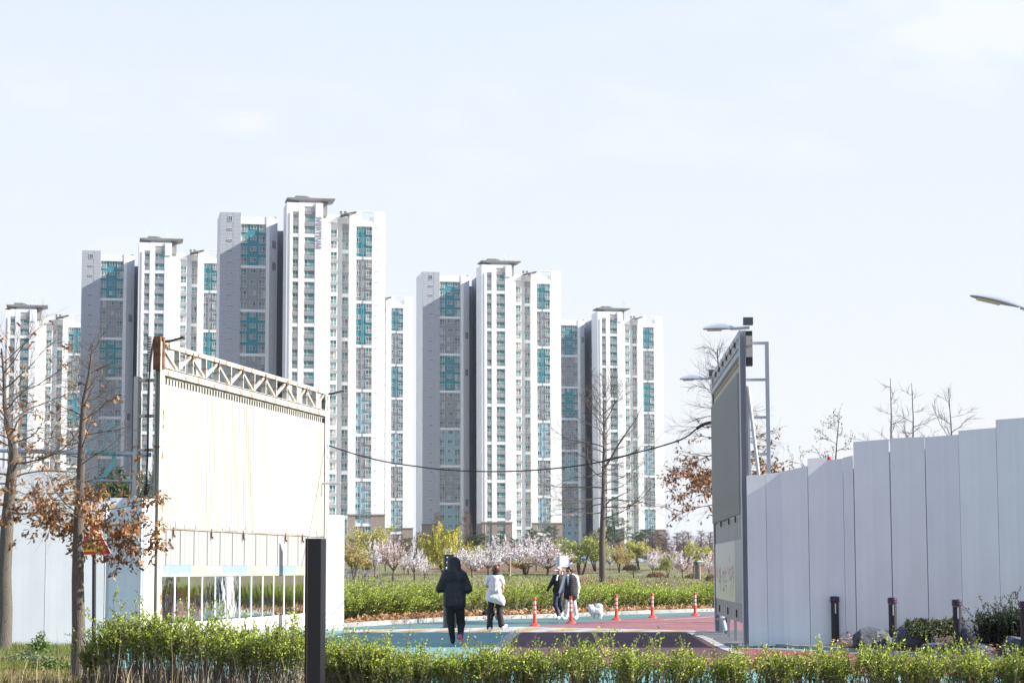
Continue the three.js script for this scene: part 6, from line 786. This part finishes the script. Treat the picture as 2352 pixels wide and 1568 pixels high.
{ // woman in a white T-shirt, seen from behind
  const P = thing('person', 'person in white T-shirt with a white jacket tied round the waist', 'person', at(1137, 1451, 53.5).setY(.012));
  part('body', join([blob([['e', .02, 1.545, 0, .072, .1, .088], ['c', .01, 1.38, 0, .02, 1.48, 0, .045, .048], ['c', 0, 1.3, 0, 0, .95, 0, .08, .08], ['c', -.17, 1.34, 0, -.215, 1.12, .0, .044, .04], ['c', -.215, 1.12, 0, -.08, 1.1, -.2, .037, .026], ['c', .155, 1.33, 0, .19, 1.08, .0, .044, .04], ['c', .19, 1.08, 0, .17, .985, -.02, .039, .034], ['c', .17, .985, -.02, .06, 1.08, -.2, .034, .026], ['c', -.085, .85, 0, -.12, .45, 0, .06, .045], ['c', -.12, .45, 0, -.135, .1, 0, .045, .035], ['c', .08, .85, 0, .11, .45, 0, .06, .045], ['c', .11, .45, 0, .165, .15, .07, .045, .035]], .012, .03), hand(-.07, 1.1, -.21, [.6, .1, -.6], [0, 1, .2]), hand(.05, 1.09, -.21, [-.6, .1, -.6], [0, 1, .2])]), skin, P);
  part('shirt', blob([['c', 0, 1.30, 0, 0, 1.02, 0, .125, .13], ['c', -.11, 1.32, 0, .1, 1.315, 0, .08, .08], ['c', -.06, 1.15, 0, .06, 1.15, 0, .11, .11], ['c', -.165, 1.335, 0, -.205, 1.2, 0, .066, .062], ['c', .15, 1.33, 0, .185, 1.2, 0, .066, .062]], .011, .04, (p, d) => Math.max(d + .012 * (fbm(p[0] * 16, p[1] * 6, 3, 11) - .5), .98 - p[1])), PM.white, P);
  part('tied_jacket', blob([['c', -.05, 1.02, 0, .05, 1.02, 0, .12, .12], ['c', -.08, .8, 0, .1, .76, .02, .155, .15], ['c', .14, .86, .05, .18, .64, .06, .06, .045], ['c', -.16, .95, .02, -.2, .74, .03, .05, .05]], .011, .07, (p, d) => Math.max(d + .022 * (fbm(p[0] * 13 + p[1] * 4, p[1] * 7, 3, 12) - .5), .70 - p[1] - p[0] * .28)), PM.mint, P);
  part('trousers', blob([['c', -.03, .83, 0, .04, .83, 0, .11, .11], ['c', -.085, .8, 0, -.12, .45, 0, .082, .068], ['c', -.12, .45, 0, -.135, .1, 0, .068, .078], ['c', .08, .8, 0, .11, .45, 0, .082, .07], ['c', .11, .45, 0, .165, .16, .07, .07, .082]], .012, .03, folds(.01, 14, 8, 13)), PM.black, P);
  part('cap', blob([['e', .022, 1.558, .005, .089, .098, .102], ['c', -.06, 1.535, -.06, -.03, 1.53, -.12, .02, .02]], .009, .03), PM.brown, P); part('hair', blob([['c', .022, 1.53, .01, .016, 1.465, .015, .08, .07]], .01, .02), PM.hair, P); part('cap_band', blob([['c', -.062, 1.512, .0, -.06, 1.528, -.06, .022, .02], ['c', .1, 1.53, .02, .11, 1.51, -.02, .012, .014]], .008, .02), PM.black, P); part('neck_scarf', blob([['c', .01, 1.385, 0, .014, 1.455, .0, .088, .076]], .01, .03), PM.blackKnit, P);
  shoe('shoe', [-.125, .05, .05], [-.13, .045, -.15], PM.shoeW, P); shoe('shoe', [.185, .09, .1], [.275, .15, .03], PM.shoeW, P);
}
function face(P, c, dir, o = {}) { // small facial parts on a head centred at c looking along dir (unit, in the figure's own frame)
  const f = V(...dir).normalize(), r = V(0, 1, 0).cross(f).normalize().multiplyScalar(-1), at3 = (a, b, e) => { const q = V(...c).addScaledVector(f, a).addScaledVector(r, b); q.y += e; return q; };
  const prim = (a, b, ra, rb) => ['c', a.x, a.y, a.z, b.x, b.y, b.z, ra, rb ?? ra];
  if (o.glasses) { part('sunglasses', blob([prim(at3(.093, -.052, .012), at3(.097, -.012, .012), .02), prim(at3(.093, .052, .012), at3(.097, .012, .012), .02), prim(at3(.1, -.012, .018), at3(.1, .012, .018), .006), prim(at3(.085, -.068, .016), at3(0, -.082, .02), .006), prim(at3(.085, .068, .016), at3(0, .082, .02), .006)], .006, .008), PM.black, P); }
  else for (const s of [-1, 1]) part('eye', blob([prim(at3(.086, s * .03, .01), at3(.086, s * .036, .01), .009)], .004, .004), PM.hair, P);
  part('lips', blob([prim(at3(.09, -.016, -.058), at3(.09, .016, -.058), .007)], .004, .004), PM.red, P);
  return [prim(at3(.085, 0, .0), at3(.106, 0, -.022), .012, .015), prim(at3(.0, -.082, -.005), at3(-.005, -.084, .02), .014), prim(at3(.0, .082, -.005), at3(-.005, .084, .02), .014)];
}
const coupleAt = (px) => at(px, 1421, 66.3).setY(.012);
{ // woman with the cap, left of the couple
  const P = thing('person', 'person in white cap, black jacket and dark jeans holding a green leash', 'person', coupleAt((2130 + 500 / 4.9) / 1.7415)), hd = [.03, 1.475, 0], fd = [-.55, -.1, .75], fp = face(P, hd, fd);
  part('body', join([blob([['e', .03, 1.475, 0, .075, .105, .088], ...fp, ['c', .03, 1.34, 0, .03, 1.42, 0, .045, .048], ['c', .02, 1.25, 0, .02, .9, 0, .11, .12], ['c', -.1, 1.3, .02, -.206, 1.087, .04, .042, .038], ['c', -.206, 1.087, .04, -.333, .865, .08, .036, .026], ['c', .16, 1.3, -.03, .2, 1.05, -.1, .042, .038], ['c', .2, 1.05, -.1, .16, .83, -.12, .036, .026], ['c', -.05, .85, .02, -.09, .45, .06, .07, .05], ['c', -.09, .45, .06, .02, .1, .03, .048, .034], ['c', .07, .85, 0, .07, .44, -.02, .07, .05], ['c', .07, .44, -.02, .12, .2, -.2, .048, .034]], .012, .03), hand(-.34, .855, .085, [-.35, -.9, .1], [.2, .1, .9], 1.3), hand(.16, .82, -.12, [0, -1, .05], [0, 0, 1], .6)]), skin, P);
  part('jacket', blob([['c', .02, 1.22, 0, .02, .9, 0, .145, .15], ['c', -.07, 1.28, 0, .13, 1.28, -.02, .085, .085], ['c', -.03, .9, 0, .07, .9, 0, .135, .135], ['c', -.1, 1.29, .02, -.206, 1.087, .04, .066, .058], ['c', -.206, 1.087, .04, -.325, .88, .075, .056, .042], ['c', .16, 1.29, -.03, .2, 1.05, -.1, .066, .058], ['c', .2, 1.05, -.1, .16, .85, -.12, .056, .042]], .011, .035, (p, d) => Math.max(d + .012 * (fbm(p[0] * 12, p[1] * 9, 3, 21) - .5), .79 - p[1])), PM.black, P);
  part('shirt', blob([['c', -.005, 1.335, .07, -.04, 1.2, .15, .035, .026]], .01, .02), PM.white, P);
  part('collar', blob([['c', -.02, 1.36, .06, .03, 1.37, .03, .022, .025], ['c', .03, 1.37, .03, .08, 1.36, -.01, .025, .022], ['c', .09, 1.36, -.02, .03, 1.375, -.06, .022, .022]], .009, .02), PM.black, P);
  part('trousers', blob([['c', -.01, .84, 0, .05, .84, 0, .13, .13], ['c', -.05, .8, .02, -.09, .45, .06, .085, .066], ['c', -.09, .45, .06, .02, .11, .03, .064, .05], ['c', .07, .8, 0, .07, .44, -.02, .085, .066], ['c', .07, .44, -.02, .11, .24, -.17, .064, .05]], .012, .03, folds(.01, 14, 10, 23)), PM.jeans, P);
  part('hair', blob([['e', .05, 1.48, -.03, .085, .1, .085], ['c', .08, 1.43, -.06, .09, 1.38, -.07, .04, .03]], .01, .03, (p, d) => Math.max(d, (-.55 * (p[0] - .03) + .75 * p[2]) - .02)), PM.hair, P);
  const cp = part('cap', blob([['e', .035, 1.53, -.005, .096, .085, .106]], .009, .02, (p, d) => Math.max(d, 1.505 - p[1])), PM.shoeW, P); part('brim', blob([['c', -.02, 1.515, .06, -.075, 1.495, .12, .05, .035]], .009, .02, (p, d) => Math.max(d, Math.abs(p[1] - 1.505 - (p[2] - .1) * -.3) - .012)), PM.shoeW, cp); part('stripe', blob([['c', -.03, 1.545, .085, .07, 1.535, .095, .012, .012]], .006, .01), PM.red, cp);
  shoe('shoe', [.03, .05, .0], [-.01, .042, .15], PM.shoeW, P); shoe('shoe', [.13, .18, -.24], [.11, .08, -.12], PM.shoeW, P);
}
{ // woman in the quilted vest, right of the couple
  const P = thing('person', 'person in black quilted vest over a white hooded top and white trousers', 'person', coupleAt((2130 + 745 / 4.9) / 1.7415).add(V(0, 0, .35))), hd = [-.055, 1.48, .01], fp = face(P, hd, [-.62, -.12, .72], { glasses: true });
  part('body', join([blob([['e', -.055, 1.48, .01, .076, .106, .09], ...fp, ['c', -.04, 1.33, 0, -.05, 1.42, 0, .046, .05], ['c', -.01, 1.25, 0, -.01, .9, 0, .12, .13], ['c', -.17, 1.26, .02, -.26, .99, .03, .043, .039], ['c', -.26, .99, .03, -.333, .82, .07, .036, .026], ['c', .18, 1.28, -.02, .24, .99, -.02, .043, .039], ['c', .24, .99, -.02, .222, .79, .02, .036, .026], ['c', -.08, .85, 0, -.09, .4, .07, .072, .052], ['c', -.09, .4, .07, -.14, .1, .05, .05, .036], ['c', .07, .85, 0, .12, .36, -.02, .072, .052], ['c', .12, .36, -.02, .17, .1, -.08, .05, .036]], .012, .03), hand(-.335, .81, .075, [-.05, -1, .1], [.3, .0, .9], .5), hand(.222, .775, .02, [0, -1, .1], [-.2, 0, .9], 1.4)]), skin, P);
  part('hooded_top', blob([['c', -.15, 1.28, 0, .16, 1.29, -.01, .08, .08], ['c', -.17, 1.27, .02, -.26, .99, .03, .064, .054], ['c', -.26, .99, .03, -.33, .835, .065, .052, .04], ['c', .18, 1.28, -.02, .24, .99, -.02, .066, .055], ['c', .24, .99, -.02, .224, .81, .015, .053, .042], ['c', -.01, 1.25, .02, -.01, .9, .02, .13, .14], ['c', .02, 1.36, -.06, .06, 1.34, -.03, .075, .06], ['c', -.1, 1.35, .05, -.05, 1.3, .1, .035, .03]], .011, .03, folds(.014, 12, 9, 31)), PM.white, P);
  part('vest', blob([['c', -.01, 1.22, 0, -.01, .72, 0, .165, .175], ['c', -.1, 1.27, 0, .1, 1.27, 0, .085, .085], ['c', -.05, .75, 0, .05, .75, 0, .16, .16]], .010, .04, (p, d) => { let e = d - .010 * Math.sqrt(Math.abs(Math.sin(p[1] * Math.PI / .062))) + .006 * (fbm(p[0] * 20, p[1] * 12, 2, 33) - .5); const open = Math.abs(p[0] + .085 + (1.28 - p[1]) * .0) - .04 * sst(.95, 1.3, p[1]); if (p[2] > .03) e = Math.max(e, -open + .0); return Math.max(e, .575 - p[1]); }), PM.black, P);
  part('trousers', blob([['c', -.05, .8, 0, .05, .8, 0, .13, .13], ['c', -.085, .75, 0, -.09, .4, .07, .085, .066], ['c', -.09, .4, .07, -.15, .11, .05, .066, .064], ['c', .075, .75, 0, .12, .36, -.02, .085, .068], ['c', .12, .36, -.02, .175, .11, -.08, .068, .066]], .012, .03, folds(.016, 12, 9, 35)), PM.white, P);
  part('hair', blob([['e', -.035, 1.515, -.01, .105, .105, .11], ['c', .02, 1.44, -.05, .035, 1.38, -.04, .07, .04], ['c', -.1, 1.56, .05, -.04, 1.58, .05, .035, .04]], .01, .03, (p, d) => Math.max(d + .012 * (fbm(p[0] * 26, p[1] * 16, 2, 37) - .5), Math.min(1, (-.62 * (p[0] + .055) + .72 * (p[2] - .01)) - .035 + (p[1] > 1.535 ? -.2 : 0)))), PM.hair, P);
  shoe('shoe', [-.15, .05, .02], [-.235, .045, .12], PM.shoeW, P, .05); shoe('shoe', [.18, .05, -.1], [.12, .042, .04], PM.shoeW, P, .05);
  const L = thing('leash_reel', 'pale green leash reel hanging from the hand of the person in the vest', 'leash reel', P.position.clone().add(V(.215, .66, .04))); part('reel', blob([['c', 0, .02, 0, 0, -.015, 0, .045, .04]], .007, .02, (p, d) => Math.max(d, Math.abs(p[2]) - .016)), PM.green, L); part('hub', blob([['c', .0, .0, .012, .0, 0, .02, .02, .02]], .006, .01), PM.shoeW, L); part('grip', blob([['c', -.03, .05, 0, .03, .055, 0, .012, .012]], .006, .01), PM.green, L); part('cord', new Acc().tube([V(.02, -.04, 0), V(.08, -.11, .01), V(.15, -.17, .02)], .006, 5).geo(), PM.black, L);
}
function furTufts(R, geo, n, len, col) { const A = new Acc(true), p = geo.attributes.position, q = geo.attributes.normal; for (let k = 0; k < n; k++) { const i = Math.floor(R() * p.count), d = V(q.getX(i), q.getY(i), q.getZ(i)).addScaledVector(rdir(R), .6).add(V(.15, -.25, 0)).normalize(); A.col = vary(R, col, .08); A.leaf(V(p.getX(i), p.getY(i), p.getZ(i)), d, rdir(R), len * (.6 + R() * .8), len * .3); } return A.geo(); }
{ // white fluffy dog, walking left
  const P = thing('dog', 'fluffy white dog with a curled tail walking beside the kerb', 'dog', at((2130 + 1240 / 4.9) / 1.7415, 1419, 67.2).setY(.012)), fz = (p, d) => d + .010 * (fbm(p[0] * 30, p[1] * 30 + p[2] * 20, 3, 41) - .5);
  const g = blob([['e', .04, .235, 0, .165, .115, .105], ['e', -.09, .24, .02, .105, .12, .1], ['c', -.11, .3, .03, -.145, .335, .05, .085, .078], ['c', -.155, .315, .1, -.165, .305, .135, .038, .024], ['c', -.19, .39, .04, -.2, .42, .04, .022, .01], ['c', -.1, .4, .04, -.095, .43, .03, .022, .01], ['c', .15, .29, -.02, .13, .37, -.02, .06, .075], ['c', .13, .37, -.02, .06, .4, -.01, .07, .055], ['c', -.1, .2, .05, -.115, .03, .07, .036, .024], ['c', -.06, .2, -.03, -.03, .03, -.03, .036, .024], ['c', .13, .2, .05, .165, .11, .05, .05, .03], ['c', .165, .11, .05, .145, .025, .06, .028, .024], ['c', .11, .2, -.04, .12, .11, -.04, .05, .03], ['c', .12, .11, -.04, .1, .025, -.03, .028, .024]], .009, .035, fz);
  part('body', g, mat([.86, .855, .84], .9), P); const t = part('fur', furTufts(rng(51), g, 3200, .028, [.86, .855, .84]), new THREE.MeshStandardMaterial({ vertexColors: true, side: THREE.DoubleSide, roughness: .9 }), P); t.userData.kind = 'stuff';
  part('nose', blob([['c', -.168, .312, .155, -.166, .312, .158, .012, .012]], .004, .004), PM.black, P); for (const x of [-.19, -.125]) part('eye', blob([['c', x, .345, .115, x, .345, .117, .008, .008]], .004, .004), PM.black, P); part('tongue', blob([['c', -.166, .285, .14, -.166, .272, .15, .009, .008]], .004, .004), PM.red, P); part('harness', blob([['c', -.13, .22, .08, -.07, .19, .1, .018, .018]], .006, .01), PM.black, P);
}
{ // small black dog sniffing the leaves
  const P = thing('dog', 'small black dog sniffing the fallen leaves behind the person in white', 'dog', at(1124, 1420.5, 66).setY(.1)), g = blob([['e', .04, .19, 0, .15, .075, .075], ['c', -.07, .19, 0, -.15, .13, .03, .06, .05], ['c', -.15, .13, .03, -.21, .07, .05, .045, .025], ['c', .17, .21, 0, .24, .24, -.02, .022, .01], ['c', -.05, .15, .03, -.06, .02, .04, .03, .018], ['c', -.04, .15, -.03, -.02, .02, -.03, .03, .018], ['c', .13, .16, .03, .16, .09, .03, .04, .022], ['c', .16, .09, .03, .14, .02, .04, .02, .018], ['c', .12, .16, -.03, .13, .09, -.03, .04, .022], ['c', .13, .09, -.03, .11, .02, -.03, .02, .018], ['c', -.14, .18, .05, -.12, .14, .07, .02, .014]], .008, .03); part('body', g, PM.black, P); part('collar', blob([['c', -.1, .2, .03, -.1, .13, .05, .02, .02]], .007, .01), PM.red, P);
  const A = coupleAt((2130 + 500 / 4.9) / 1.7415).add(V(-.37, .8, .1)), B = P.position.clone().add(V(-.08, .22, .02)), f = thing('leash', 'thin green leash from the person in the white cap to the black dog', 'leash', A), pts = []; for (let k = 0; k <= 14; k++) { const t = k / 14; pts.push(A.clone().lerp(B, t).add(V(0, -.12 * Math.sin(t * Math.PI), 0)).sub(A)); } part('cord', new Acc().tube(pts, .006, 5).geo(), PM.green, f); part('reel', blob([['c', .01, .02, 0, .0, -.03, 0, .03, .022]], .007, .01), PM.black, f);
}
scene.fog = new THREE.FogExp2(new THREE.Color(.80, .88, 1.0), 0.00006);   // thin spring haze
scene.traverse(o => { if (o.isMesh) { o.castShadow = true; o.receiveShadow = true; } });
renderer.render(scene, camera);
